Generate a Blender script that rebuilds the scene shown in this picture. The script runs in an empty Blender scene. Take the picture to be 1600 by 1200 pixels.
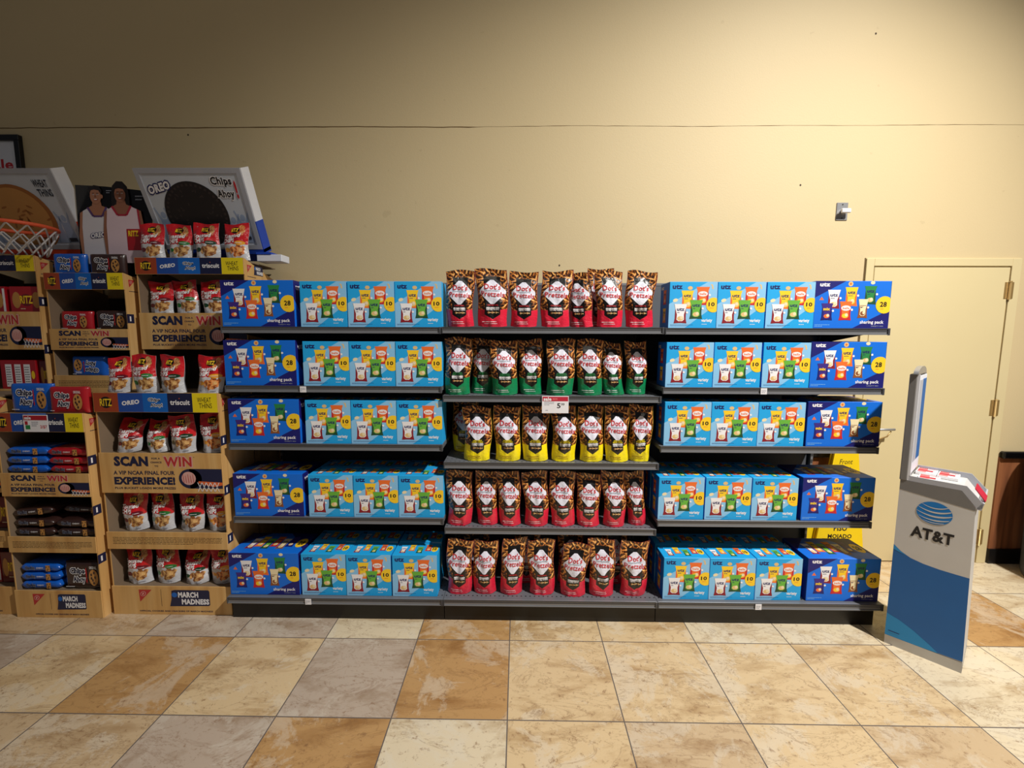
import bpy, math, random
from mathutils import Vector, Matrix, noise
SC = bpy.context.scene
COL = SC.collection
# ------------------------------------------------------------------ camera, world, lights, exposure
cam_d = bpy.data.cameras.new('camera'); cam = bpy.data.objects.new('camera', cam_d); COL.objects.link(cam)
cam_d.sensor_fit = 'HORIZONTAL'; cam_d.sensor_width = 36.0; cam_d.lens = 694.105 * 36.0 / 1600.0
cam_d.clip_start = 0.05
YAW, PITCH, ROLL = -0.01386, 0.10921, 0.00324
_f = Vector((math.sin(YAW)*math.cos(PITCH), math.cos(YAW)*math.cos(PITCH), -math.sin(PITCH)))
_r = Vector((math.cos(YAW), -math.sin(YAW), 0)); _u = _r.cross(_f)
_r2 = _r*math.cos(ROLL) + _u*math.sin(ROLL); _u2 = _u*math.cos(ROLL) - _r*math.sin(ROLL)
cam.matrix_world = Matrix(((_r2.x, _u2.x, -_f.x, 0.0395), (_r2.y, _u2.y, -_f.y, -2.2357), (_r2.z, _u2.z, -_f.z, 1.640), (0, 0, 0, 1)))
SC.camera = cam
w = bpy.data.worlds.new('world'); SC.world = w; w.use_nodes = True
w.node_tree.nodes['Background'].inputs[0].default_value = (0.92, 0.93, 1.0, 1)
w.node_tree.nodes['Background'].inputs[1].default_value = 0.055
def lamp(kind, name, loc, target, energy, color, **kw):
    d = bpy.data.lights.new(name, kind); d.energy = energy; d.color = color
    for k, v in kw.items(): setattr(d, k, v)
    o = bpy.data.objects.new(name, d); COL.objects.link(o); o.location = loc
    o.rotation_euler = (Vector(target)-Vector(loc)).to_track_quat('-Z', 'Y').to_euler(); return o
lamp('SPOT', 'ceiling_spotlight', (3.3, -2.3, 5.5), (1.40, -0.1, 0.45), 2000, (1.0, 0.965, 0.905),
     spot_size=math.radians(92), spot_blend=1.0, shadow_soft_size=0.10)
lamp('AREA', 'fill_area_light', (-0.6, -4.2, 5.2), (-0.8, 0.6, 0.9), 19, (1.0, 0.91, 0.78), shape='RECTANGLE', size=2.4, size_y=1.2)  # added soft fill from above, not a fixture of the store
SC.view_settings.view_transform = 'Standard'; SC.view_settings.look = 'None'
SC.view_settings.gamma = 1; SC.view_settings.use_curve_mapping = False
SC.view_settings.exposure = 0.0

# ------------------------------------------------------------------ materials
def s2l(c): return tuple(((x/255)/12.92 if x/255 <= .04045 else ((x/255+.055)/1.055)**2.4) for x in c)
MATS = {}
def mat(name, rgb, rough=.55, metal=0, spec=.5, coat=0):
    if name in MATS: return MATS[name]
    m = bpy.data.materials.new(name); m.use_nodes = True; b = m.node_tree.nodes['Principled BSDF']
    c = s2l(rgb)
    nt = m.node_tree
    # slight procedural tone variation so that no surface is perfectly flat
    tc = nt.nodes.new('ShaderNodeTexCoord'); n = nt.nodes.new('ShaderNodeTexNoise'); n.inputs['Scale'].default_value = 9
    nt.links.new(tc.outputs['Object'], n.inputs['Vector'])
    mx = nt.nodes.new('ShaderNodeMix'); mx.data_type = 'RGBA'
    mx.inputs[6].default_value = (*[x*.93 for x in c], 1); mx.inputs[7].default_value = (*[min(1, x*1.06) for x in c], 1)
    nt.links.new(n.outputs['Fac'], mx.inputs[0]); nt.links.new(mx.outputs[2], b.inputs['Base Color'])
    b.inputs['Roughness'].default_value = rough; b.inputs['Metallic'].default_value = metal
    b.inputs['Specular IOR Level'].default_value = spec; b.inputs['Coat Weight'].default_value = coat
    MATS[name] = m; return m
class NB:
    """small helper to write node graphs"""
    def __init__(s, name, rough=.5, metal=0, coat=0):
        s.m = bpy.data.materials.new(name); s.m.use_nodes = True; s.nt = s.m.node_tree
        s.b = s.nt.nodes['Principled BSDF']; s.b.inputs['Roughness'].default_value = rough
        s.b.inputs['Metallic'].default_value = metal; s.b.inputs['Coat Weight'].default_value = coat
        s.b.inputs['Coat Roughness'].default_value = .12
        MATS[name] = s.m
    def n(s, t, **kw):
        o = s.nt.nodes.new(t)
        for k, v in kw.items(): setattr(o, k, v)
        return o
    def put(s, inp, v):
        if hasattr(v, 'is_linked') or isinstance(v, bpy.types.NodeSocket): s.nt.links.new(v, inp)
        else: inp.default_value = v
    def M(s, op, a, b=0.0, c=None):
        o = s.n('ShaderNodeMath', operation=op); s.put(o.inputs[0], a); s.put(o.inputs[1], b)
        if c is not None: s.put(o.inputs[2], c)
        return o.outputs[0]
    def mix(s, f, a, b):
        o = s.n('ShaderNodeMix', data_type='RGBA'); s.put(o.inputs[0], f)
        for i, v in ((6, a), (7, b)):
            if isinstance(v, tuple): v = (*v[:3], 1)
            s.put(o.inputs[i], v)
        return o.outputs[2]
    def sep(s, v):
        o = s.n('ShaderNodeSeparateXYZ'); s.put(o.inputs[0], v); return o.outputs
    def coord(s, which='Object'): return s.n('ShaderNodeTexCoord').outputs[which]
    def uv(s): return s.sep(s.coord('UV'))
    def mapping(s, v, scale=(1, 1, 1), rot=(0, 0, 0), loc=(0, 0, 0)):
        o = s.n('ShaderNodeMapping'); s.put(o.inputs[0], v); o.inputs['Scale'].default_value = scale
        o.inputs['Rotation'].default_value = rot; o.inputs['Location'].default_value = loc; return o.outputs[0]
    def noise(s, v, scale, detail=3, dist=0, rough=.5):
        o = s.n('ShaderNodeTexNoise'); s.put(o.inputs['Vector'], v); o.inputs['Scale'].default_value = scale
        o.inputs['Detail'].default_value = detail; o.inputs['Distortion'].default_value = dist
        o.inputs['Roughness'].default_value = rough; return o.outputs['Fac']
    def ramp(s, f, stops):
        o = s.n('ShaderNodeValToRGB'); s.put(o.inputs[0], f); e = o.color_ramp.elements
        while len(e) < len(stops): e.new(.5)
        for i, (p, c) in enumerate(stops): e[i].position = p; e[i].color = (*c[:3], 1)
        return o.outputs['Color']
    def bump(s, h, dist=.002, strength=.5):
        o = s.n('ShaderNodeBump'); s.put(o.inputs['Height'], h); o.inputs['Distance'].default_value = dist
        o.inputs['Strength'].default_value = strength; s.nt.links.new(o.outputs[0], s.b.inputs['Normal'])
    def col(s, c): s.put(s.b.inputs['Base Color'], c)
    def inside(s, u, v, cu, cv, hu, hv):       # 1 inside a rectangle
        a = s.M('LESS_THAN', s.M('ABSOLUTE', s.M('SUBTRACT', u, cu)), hu)
        b = s.M('LESS_THAN', s.M('ABSOLUTE', s.M('SUBTRACT', v, cv)), hv); return s.M('MULTIPLY', a, b)
    def ell(s, u, v, cu, cv, ru, rv):
        a = s.M('POWER', s.M('DIVIDE', s.M('SUBTRACT', u, cu), ru), 2.0)
        b = s.M('POWER', s.M('DIVIDE', s.M('SUBTRACT', v, cv), rv), 2.0); return s.M('LESS_THAN', s.M('ADD', a, b), 1.0)

# wall paint
k = NB('yellow_wall_paint', .62)
c = k.coord(); n1 = k.noise(c, .7, 4); n2 = k.noise(c, 14, 3)
cc = k.mix(n1, s2l((203, 183, 140)), s2l((214, 194, 152)))
cc = k.mix(k.M('MULTIPLY', k.M('GREATER_THAN', n2, .74), .15), cc, s2l((150, 130, 95)))
k.col(cc); k.bump(k.noise(c, 130, 3), .002, .25)
# cream door paint
k = NB('cream_door_paint', .42); c = k.coord(); n1 = k.noise(c, 1.2, 4)
k.col(k.mix(n1, s2l((211, 194, 147)), s2l((222, 206, 162)))); k.bump(k.noise(c, 60, 2), .001, .15)
# floor tile
k = NB('stone_floor_tile', .33)
c = k.coord(); x, y, z = k.sep(c)
att = k.n('ShaderNodeAttribute', attribute_name='tone'); tone = att.outputs['Color']
att2 = k.n('ShaderNodeAttribute', attribute_name='shift'); sh = att2.outputs['Vector']
vv = k.n('ShaderNodeVectorMath', operation='ADD'); k.put(vv.inputs[0], c); k.put(vv.inputs[1], sh); cv = vv.outputs[0]
st = k.mapping(cv, (1.0, 2.4, 1), (0, 0, .5))
big = k.noise(st, 2.4, 12, .5, .66); fine = k.noise(cv, 34, 10, .3, .8); vein = k.noise(st, 2.6, 12, .9, .68)
cloud = k.noise(cv, 3.6, 12, .5, .72)
lightc = k.mix(.48, tone, s2l((214, 206, 190)))
dk = k.n('ShaderNodeMix', data_type='RGBA', blend_type='MULTIPLY'); dk.inputs[0].default_value = 1; k.put(dk.inputs[6], tone); dk.inputs[7].default_value = (.66, .57, .47, 1)
base = k.mix(k.ramp(big, [(.34, (0, 0, 0)), (.46, (.7, .7, .7)), (.50, (1, 1, 1))]), dk.outputs[2], tone)
base = k.mix(k.ramp(cloud, [(.51, (0, 0, 0)), (.55, (.6, .6, .6)), (.66, (.9, .9, .9))]), base, lightc)
vd = k.M('ABSOLUTE', k.M('SUBTRACT', vein, .5))
base = k.mix(k.ramp(vd, [(0, (.45, .45, .45)), (.012, (0, 0, 0))]), base, s2l((120, 84, 50)))
base = k.mix(k.ramp(fine, [(.36, (.75, .75, .75)), (.44, (0, 0, 0))]), base, s2l((128, 92, 60)))
gx = k.M('ABSOLUTE', k.M('SUBTRACT', k.M('FRACT', k.M('ADD', k.M('DIVIDE', x, .5), .5)), .5))
gy = k.M('ABSOLUTE', k.M('SUBTRACT', k.M('FRACT', k.M('ADD', k.M('DIVIDE', y, .5), .5)), .5))
g = k.M('LESS_THAN', k.M('MINIMUM', gx, gy), .0052)
k.col(k.mix(g, base, s2l((96, 86, 80))))
k.put(k.b.inputs['Roughness'], k.M('ADD', k.M('MULTIPLY', fine, .25), k.M('ADD', .26, k.M('MULTIPLY', g, .4))))
k.bump(k.M('SUBTRACT', k.M('MULTIPLY', fine, .5), k.M('MULTIPLY', g, 1.0)), .002, .35)
# wood print cardboard
k = NB('wood_print_cardboard', .6); c = k.coord(); v = k.mapping(c, (9, 9, .9)); w1 = k.noise(v, 1.0, 5, .8)
gr = k.noise(k.mapping(c, (60, 60, 3)), 1, 4, .3)
k.col(k.mix(k.M('MULTIPLY', gr, .35), k.ramp(w1, [(.3, s2l((196, 146, 84))), (.5, s2l((220, 174, 106))), (.7, s2l((232, 192, 128)))]), s2l((160, 112, 62))))
# raw cardboard
k = NB('raw_cardboard', .8); c = k.coord()
k.col(k.mix(k.noise(c, 5, 4), s2l((120, 100, 80)), s2l((140, 119, 96))))
# wainscot
k = NB('brown_wainscot', .45); c = k.coord(); v = k.mapping(c, (22, 22, 1.2))
k.col(k.ramp(k.noise(v, 1, 5, .6), [(.3, s2l((96, 58, 38))), (.55, s2l((136, 84, 54))), (.75, s2l((158, 102, 66)))]))
# gondola metals
def perforated(name, rgb):
    k = NB(name, .45); c = k.coord(); x, y, z = k.sep(c); P = .0254
    fx = k.M('SUBTRACT', k.M('FRACT', k.M('DIVIDE', x, P)), .5); fy = k.M('SUBTRACT', k.M('FRACT', k.M('DIVIDE', y, P*2)), .5)
    d = k.M('ADD', k.M('POWER', fx, 2.0), k.M('POWER', k.M('MULTIPLY', fy, 2.0), 2.0))
    k.col(k.mix(k.M('LESS_THAN', d, .03), s2l(rgb), (.004, .004, .004)))
perforated('shelf_grey_perforated', (98, 100, 106))
mat('shelf_grey', (98, 100, 106), .4); mat('rail_grey', (128, 129, 133), .35, .25); mat('rail_dark', (66, 67, 71), .4)
mat('panel_grey', (84, 86, 92), .55); mat('kick_black', (17, 15, 15), .4); mat('black', (12, 12, 13), .4)
mat('gloss_black', (10, 9, 10), .18); mat('white', (236, 234, 238), .5); mat('steel', (176, 176, 178), .32, .6)
mat('brass', (170, 140, 88), .4, .5); mat('kraft_dark', (70, 58, 46), .85)
for nm, rgb in dict(utz_cyan=(30, 166, 232), utz_light=(140, 198, 238), utz_blue=(10, 110, 222), utz_navy=(22, 24, 110), ink_navy=(22, 26, 92),
                    p_white=(240, 238, 240), p_yellow=(250, 206, 40), p_orange=(236, 112, 46), p_red=(196, 36, 44), p_maroon=(140, 26, 36),
                    p_green=(104, 178, 62), p_dgreen=(30, 74, 44), p_mgreen=(40, 132, 68), p_tan=(226, 190, 128), p_cream=(238, 222, 180),
                    p_purple=(62, 40, 130), p_brown=(140, 80, 40), p_black=(16, 15, 20), p_grey=(140, 145, 160), p_pink=(236, 130, 130),
                    b_rust=(160, 66, 34), b_oreo=(34, 76, 160), b_chips=(18, 100, 190), b_navy=(24, 28, 64), b_yellow=(238, 214, 26),
                    m_navy=(28, 32, 66), m_red=(186, 50, 50), m_orange=(222, 104, 52), m_pink=(218, 168, 160),
                    sale_red=(190, 36, 60), att_blue=(0, 118, 196), att_mid=(30, 140, 206), att_dark=(18, 96, 168), att_grey=(205, 203, 200),
                    att_dgrey=(120, 118, 116), skin_a=(170, 116, 88), skin_b=(150, 98, 74), hair=(26, 18, 16), jersey=(214, 210, 216),
                    jersey_pink=(222, 198, 206), jersey_red=(170, 40, 60), jersey_purple=(90, 62, 110), poster_blue=(156, 172, 200), poster_pale=(200, 206, 216),
                    cookie=(34, 28, 28), cookie2=(58, 48, 46), cracker=(196, 140, 74), cracker2=(160, 100, 44), frame_white=(226, 228, 236), frame_grey=(176, 178, 186),
                    head_blue=(24, 70, 180), head_orange=(222, 74, 40), rim_orange=(226, 92, 52), net_white=(228, 228, 232), sign_yellow=(250, 214, 10),
                    foil_grey=(190, 190, 192), script_teal=(90, 110, 120)).items():
    mat(nm, rgb, .5)
for nm, rgb in dict(pk_blue=(20, 96, 200), pk_red=(176, 24, 36), pk_brown=(56, 34, 30), pk_silver=(176, 178, 184), ritz_red=(172, 22, 34), ritz_dark=(110, 16, 24)).items():
    mat(nm, rgb, .28, 0, .6, .4)
# pretzel pouch: printed film, pattern driven by the pouch's own UV
def pouch_mat(name, band, edge):
    k = NB(name, .3, 0, .55); u, v, _ = k.uv(); c = k.coord('UV')
    # short pretzel sticks: each cell of a voronoi pattern carries bars turned its own way
    def sticks(scale, freq, off):
        m = k.mapping(c, (1.0, 2.0, 1), (0, 0, 0), (off, off*.7, 0)); nz = k.n('ShaderNodeTexNoise'); k.put(nz.inputs['Vector'], m); nz.inputs['Scale'].default_value = 7
        ad = k.n('ShaderNodeMix', data_type='RGBA', blend_type='ADD'); ad.inputs[0].default_value = .10; k.put(ad.inputs[6], m); k.put(ad.inputs[7], nz.outputs['Color'])
        vo = k.n('ShaderNodeTexVoronoi'); k.put(vo.inputs['Vector'], ad.outputs[2]); vo.inputs['Scale'].default_value = scale
        r_, g_, b_ = k.sep(vo.outputs['Color']); px, py, _ = k.sep(ad.outputs[2]); an = k.M('MULTIPLY', r_, 3.14)
        d = k.M('ADD', k.M('MULTIPLY', px, k.M('COSINE', an)), k.M('MULTIPLY', py, k.M('SINE', an)))
        wv_ = k.M('ADD', k.M('MULTIPLY', k.M('SINE', k.M('ADD', k.M('MULTIPLY', d, freq), k.M('MULTIPLY', g_, 6.0))), .5), .5)
        return k.M('MULTIPLY', wv_, k.M('SUBTRACT', 1.15, k.M('MULTIPLY', k.M('MULTIPLY', vo.outputs['Distance'], 1.0), .8)))
    sa = k.M('MAXIMUM', sticks(5.0, 52, 0.0), k.M('MULTIPLY', sticks(6.5, 60, 3.3), .72))
    tex = k.ramp(sa, [(.30, s2l((30, 14, 8))), (.50, s2l((126, 66, 26))), (.70, s2l((212, 136, 60))), (.92, s2l((248, 196, 118)))])
    au = k.M('ABSOLUTE', k.M('SUBTRACT', u, .5))
    bandf = k.M('LESS_THAN', v, k.M('ADD', .275, k.M('MULTIPLY', au, .08)))
    col = k.mix(bandf, tex, s2l(band))
    low = k.M('ADD', .135, k.M('MULTIPLY', au, .30))
    lab = k.M('MULTIPLY', k.M('LESS_THAN', au, .265), k.M('MULTIPLY', k.M('GREATER_THAN', v, low), k.M('LESS_THAN', v, .875)))
    col = k.mix(lab, col, s2l((14, 12, 12)))
    au2 = k.M('ADD', k.M('DIVIDE', au, .475), k.M('DIVIDE', k.M('ABSOLUTE', k.M('SUBTRACT', v, .605)), .238))
    e = k.M('ADD', k.M('POWER', k.M('DIVIDE', au, .425), 2.0), k.M('POWER', k.M('DIVIDE', k.M('SUBTRACT', v, .605), .210), 2.0))
    dia = k.M('MULTIPLY', k.M('LESS_THAN', au2, 1.0), k.M('LESS_THAN', e, 1.0))
    col = k.mix(dia, col, s2l((226, 226, 240)))
    col = k.mix(k.M('GREATER_THAN', au, .488), col, s2l(edge))
    k.col(col)
    k.bump(k.noise(k.mapping(c, (5, 9, 1)), 2.2, 3, 1.0), .005, .5)
    return k.m
POUCH = {'red': pouch_mat('pouch_film_red', (216, 36, 62), (150, 60, 66)), 'green': pouch_mat('pouch_film_green', (14, 128, 78), (70, 80, 60)),
         'yellow': pouch_mat('pouch_film_yellow', (246, 224, 20), (200, 170, 60))}
# toasted chips bag film
def chip_mat(name, snack, oval):
    k = NB(name, .28, 0, .5); u, v, _ = k.uv(); c = k.coord('UV')
    nn = k.noise(k.mapping(c, (4, 5, 1)), 2.0, 3, .6)
    edge = k.M('ADD', .44, k.M('MULTIPLY', k.M('SUBTRACT', nn, .5), .10))
    col = k.mix(k.M('GREATER_THAN', v, edge), s2l((204, 204, 208)), s2l((206, 26, 36)))
    blob = k.noise(c, 9, 4, .8); sn = k.ramp(blob, [(.35, s2l((120, 66, 34))), (.5, s2l(snack)), (.65, s2l((232, 186, 120)))])
    n9 = k.noise(k.mapping(c, (6, 6, 1)), 1.0, 5, .5); dn_ = k.M('MULTIPLY', k.M('SUBTRACT', n9, .5), .42)
    col = k.mix(k.ell(k.M('ADD', u, dn_), k.M('ADD', v, dn_), .64, .27, .29, .15), col, sn)
    col = k.mix(k.M('MULTIPLY', k.ell(u, v, .74, .80, .15, .16), k.M('GREATER_THAN', nn, .44)), col, sn)
    col = k.mix(k.ell(u, v, .22, .28, .15, .06), col, s2l(oval))
    col = k.mix(k.ell(u, v, .74, .47, .20, .055), col, s2l(oval))
    col = k.mix(k.ell(u, v, .52, .82, .17, .095), col, s2l((20, 14, 14)))
    k.col(col); k.bump(k.noise(k.mapping(c, (4, 6, 1)), 2.0, 3, 1.2), .006, .5)
    return k.m
CHIP = [chip_mat('chip_bag_film_onion', (196, 140, 78), (110, 20, 36)), chip_mat('chip_bag_film_sourcream', (190, 142, 84), (34, 120, 52)),
        chip_mat('chip_bag_film_veggie', (176, 120, 70), (20, 62, 38)), chip_mat('chip_bag_film_cheddar', (232, 130, 60), (240, 168, 50))]
def G(n): return MATS[n] if isinstance(n, str) else n

# ------------------------------------------------------------------ mesh helpers
_TXT = {}
def text_mesh(s, bold=0.0, shear=0.0, spacing=1.0):
    key = (s, bold, shear, spacing)
    if key in _TXT: return _TXT[key]
    cu = bpy.data.curves.new('txt', 'FONT'); cu.body = s; cu.offset = bold; cu.shear = shear; cu.resolution_u = 2; cu.space_character = spacing
    o = bpy.data.objects.new('txt', cu); COL.objects.link(o)
    dg = bpy.context.evaluated_depsgraph_get(); dg.update()
    me = bpy.data.meshes.new_from_object(o.evaluated_get(dg))
    vs = [(v.co.x, v.co.y) for v in me.vertices]; fs = [tuple(p.vertices) for p in me.polygons]
    bpy.data.objects.remove(o); bpy.data.curves.remove(cu); bpy.data.meshes.remove(me)
    if vs:
        x0 = min(v[0] for v in vs); x1 = max(v[0] for v in vs); y0 = min(v[1] for v in vs); y1 = max(v[1] for v in vs)
        vs = [((x-x0)/(x1-x0), (y-y0)/(y1-y0)) for x, y in vs]
    _TXT[key] = (vs, fs); return _TXT[key]
class MB:
    def __init__(s): s.v = []; s.f = []; s.m = []; s.mats = []; s.uv = {}; s.smooth = set()
    def mi(s, m):
        m = G(m)
        if m not in s.mats: s.mats.append(m)
        return s.mats.index(m)
    def add(s, vs, fs, m, uvs=None, smooth=False):
        b = len(s.v); s.v += [tuple(v) for v in vs]; i = s.mi(m)
        for f in fs:
            if uvs: s.uv[len(s.f)] = [uvs[j] for j in f]
            if smooth: s.smooth.add(len(s.f))
            s.f.append(tuple(b+j for j in f)); s.m.append(i)
    def face(s, pts, m): s.add(pts, [tuple(range(len(pts)))], m)
    def box(s, x0, x1, y0, y1, z0, z1, m, bev=0, fm=None):
        fm = fm or {}
        if bev <= 0:
            P = [(x0,y0,z0),(x1,y0,z0),(x1,y1,z0),(x0,y1,z0),(x0,y0,z1),(x1,y0,z1),(x1,y1,z1),(x0,y1,z1)]
            for key, q in (('-z',(3,2,1,0)),('+z',(4,5,6,7)),('-y',(0,1,5,4)),('+x',(1,2,6,5)),('+y',(2,3,7,6)),('-x',(3,0,4,7))):
                s.add([P[i] for i in q], [(0,1,2,3)], fm.get(key, m))
        else:
            b = bev; V = []
            idx = {}
            for sx in (0, 1):
                for sy in (0, 1):
                    for sz in (0, 1):
                        X, Y, Z = (x0, x1)[sx], (y0, y1)[sy], (z0, z1)[sz]; dx, dy, dz = (b, -b)[sx], (b, -b)[sy], (b, -b)[sz]
                        idx[sx, sy, sz, 0] = len(V); V.append((X, Y+dy, Z+dz))
                        idx[sx, sy, sz, 1] = len(V); V.append((X+dx, Y, Z+dz))
                        idx[sx, sy, sz, 2] = len(V); V.append((X+dx, Y+dy, Z))
            F = []
            I = idx
            for a in (0, 1):
                q = [I[a,0,0,0], I[a,1,0,0], I[a,1,1,0], I[a,0,1,0]]; F.append((q if a else q[::-1], '+x' if a else '-x'))
                q = [I[0,a,0,1], I[0,a,1,1], I[1,a,1,1], I[1,a,0,1]]; F.append((q if a else q[::-1], '+y' if a else '-y'))
                q = [I[0,0,a,2], I[1,0,a,2], I[1,1,a,2], I[0,1,a,2]]; F.append((q if a else q[::-1], '+z' if a else '-z'))
            for p in (0, 1):
                for q in (0, 1):
                    F.append(([I[p,q,0,0], I[p,q,0,1], I[p,q,1,1], I[p,q,1,0]], 'e'))
                    F.append(([I[p,0,q,0], I[p,0,q,2], I[p,1,q,2], I[p,1,q,0]], 'e'))
                    F.append(([I[0,p,q,1], I[0,p,q,2], I[1,p,q,2], I[1,p,q,1]], 'e'))
                    for r in (0, 1): F.append(([I[p,q,r,0], I[p,q,r,1], I[p,q,r,2]], 'e'))
            base = len(s.v); s.v += V
            for q, key in F: s.f.append(tuple(base+i for i in q)); s.m.append(s.mi(fm.get(key, m)))
    def prism(s, pts, fn, d, m, side=None):
        """extrude a 2D outline: fn(x,y,t) -> 3D, t in 0..d"""
        n = len(pts); A = [fn(x, y, 0) for x, y in pts]; B = [fn(x, y, d) for x, y in pts]
        s.add(A, [tuple(range(n))], m); s.add(B, [tuple(range(n))[::-1]], side or m)
        s.add(A+B, [(i, (i+1) % n, n+(i+1) % n, n+i) for i in range(n)], side or m)
    def tube(s, pts, r, m, n=8, closed=False):
        pts = [Vector(p) for p in pts]; L = len(pts); rings = []
        for i, p in enumerate(pts):
            a = pts[i-1] if (i or closed) else p; b = pts[(i+1) % L] if (i < L-1 or closed) else p
            t = (b-a).normalized(); h = Vector((0, 0, 1)) if abs(t.z) < .9 else Vector((1, 0, 0)); e = t.cross(h).normalized(); g = t.cross(e)
            rings.append([p+e*r*math.cos(2*math.pi*j/n)+g*r*math.sin(2*math.pi*j/n) for j in range(n)])
        V = [v for q in rings for v in q]; F = []
        for i in range(L if closed else L-1):
            for j in range(n): F.append((i*n+j, i*n+(j+1) % n, ((i+1) % L)*n+(j+1) % n, ((i+1) % L)*n+j))
        if not closed: F += [tuple(range(n)), tuple(range((L-1)*n, L*n))]
        s.add(V, F, m, smooth=True)
    def build(s, name, parent=None, loc=None, rz=0.0):
        me = bpy.data.meshes.new(name); me.from_pydata(s.v, [], s.f)
        for m in s.mats: me.materials.append(m)
        me.polygons.foreach_set('material_index', s.m)
        if s.smooth: me.polygons.foreach_set('use_smooth', [i in s.smooth for i in range(len(s.f))])
        if s.uv:
            L = me.uv_layers.new(name='UVMap')
            for p in me.polygons:
                u = s.uv.get(p.index)
                if u:
                    for li, q in zip(p.loop_indices, u): L.data[li].uv = q
        me.update()
        o = bpy.data.objects.new(name, me); COL.objects.link(o); o.parent = parent
        if loc: o.location = loc
        o.rotation_euler.z = rz
        return o
class Art:
    """flat or wrapped print on a surface: F(x, y, off) -> point"""
    def __init__(s, mb, F, eps=.0005): s.mb = mb; s.F = F; s.e = eps
    def P(s, x, y, l): return s.F(x, y, l*s.e)
    def poly(s, pts, m, l=1): s.mb.face([s.P(x, y, l) for x, y in pts], m)
    def rect(s, x0, y0, x1, y1, m, l=1): s.poly([(x0,y0),(x1,y0),(x1,y1),(x0,y1)], m, l)
    def ell(s, cx, cy, rx, ry, m, l=1, n=20, rot=0):
        p = []
        for i in range(n):
            a = 2*math.pi*i/n; x = rx*math.cos(a); y = ry*math.sin(a)
            p.append((cx+x*math.cos(rot)-y*math.sin(rot), cy+x*math.sin(rot)+y*math.cos(rot)))
        s.poly(p, m, l)
    def text(s, t, x0, y0, x1, y1, m, l=2, bold=.02, shear=0, slope=0, rot=False, sp=None):
        vs, fs = text_mesh(t, bold, shear, sp or 1+bold*1.3)
        if rot: vs = [(1-x, 1-y) for x, y in vs]
        s.mb.add([s.P(x0+(x1-x0)*x, y0+(y1-y0)*y+slope*(x-.5)*(x1-x0), l) for x, y in vs], fs, m)
    def outline_text(s, t, x0, y0, x1, y1, m, om, l=2, bold=.02, fat=.09, **kw):
        g = (y1-y0)*.10
        s.text(t, x0-g, y0-g, x1+g, y1+g, om, l, fat, sp=1.09, **kw); s.text(t, x0, y0, x1, y1, m, l+1, bold, sp=1.09, **kw)
    def lines(s, x0, y0, x1, y1, n, m, l=2, t=.35):
        R = random.Random(int(abs(x0)*1e4)+n)
        for i in range(n):
            h = (y1-y0)/n; y = y1-(i+.5)*h; xe = x1 if i < n-1 else x0+(x1-x0)*R.uniform(.3, .9); x = x0
            while x < xe-.004:
                w_ = min(R.uniform(.012, .05)*max(.25, (x1-x0)), xe-x); s.rect(x, y-h*t/2, x+w_*.85, y+h*t/2, m, l); x += w_
def tag(o, label, cat, group=None):
    o['label'] = label; o['category'] = cat
    if group: o['group'] = group
    return o
def struct(o): o['kind'] = 'structure'; return o
def empty(name, loc, rz=0.0):
    o = bpy.data.objects.new(name, None); COL.objects.link(o); o.location = loc; o.rotation_euler.z = rz; o.empty_display_size = .05; return o
def front(y=0.0): return lambda a, b, off: (a, y-off, b)

# ------------------------------------------------------------------ the setting
WY = 0.903
mb = MB(); mb.box(-6, 2.465, WY, WY+.12, 0, 5.4, 'yellow_wall_paint'); mb.box(3.381, 7, WY, WY+.12, 0, 5.4, 'yellow_wall_paint'); mb.box(2.465, 3.381, WY, WY+.12, 2.113, 5.4, 'yellow_wall_paint')
struct(mb.build('wall_back'))
# hairline joint across the wall
R = random.Random(3); mb = MB(); N = 150; xs = [-4.2+i*8.6/N for i in range(N+1)]; zz = 3.025; zs = []
for i, x in enumerate(xs):
    zz = 3.0275 + .006*noise.noise(Vector((x*1.2, 0, 0)))+.003*noise.noise(Vector((x*9, 3, 0))); zs.append(zz)
V = []
for i, x in enumerate(xs):
    t = .0007+.0018*abs(noise.noise(Vector((x*5, 7, 1)))) + (.002 if x < -.3 else 0)
    V += [(x, WY-.0006, zs[i]-t), (x, WY-.0006, zs[i]+t)]
mat('crack_and_shade', (112, 88, 52), .8)
mb.add(V, [(2*i, 2*i+2, 2*i+3, 2*i+1) for i in range(N)], 'crack_and_shade')
for px, pz in ((1.929, 2.649), (2.344, 3.589), (-2.2, 2.98), (.32, 2.12)):
    mb.add([(px+.006*math.cos(a), WY-.0008, pz+.007*math.sin(a)) for a in [i*math.pi/4 for i in range(8)]], [tuple(range(8))], 'kraft_dark')
struct(mb.build('trim_1'))
# floor with per-tile tones
me = bpy.data.meshes.new('floor'); V = []; F = []; tones = []; shifts = []
TB = {'b': (210, 184, 143), 'o': (182, 142, 92), 'g': (182, 164, 146), 'l': (214, 198, 168), 'm': (196, 170, 134)}
spec_t = {(-5,-1):'b', (-4,-1):'o', (-3,-1):'b', (-2,-1):'g', (-1,-1):'o', (0,-1):'b', (1,-1):'b', (2,-1):'b', (3,-1):'b', (4,-1):'l', (5,-1):'l',
          (-5,-2):'m', (-4,-2):'m', (-3,-2):'g', (-2,-2):'o', (-1,-2):'l', (0,-2):'b', (1,-2):'m', (2,-2):'b', (3,-2):'m', (4,-2):'l',
          (-5,0):'m', (-4,0):'g', (-3,0):'g', (-2,0):'l', (-1,0):'o', (0,0):'b', (1,0):'b', (2,0):'l', (3,0):'l', (4,0):'l', (5,0):'o', (6,0):'l', (-6,-1):'g', (-6,0):'m'}
R = random.Random(5)
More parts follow.
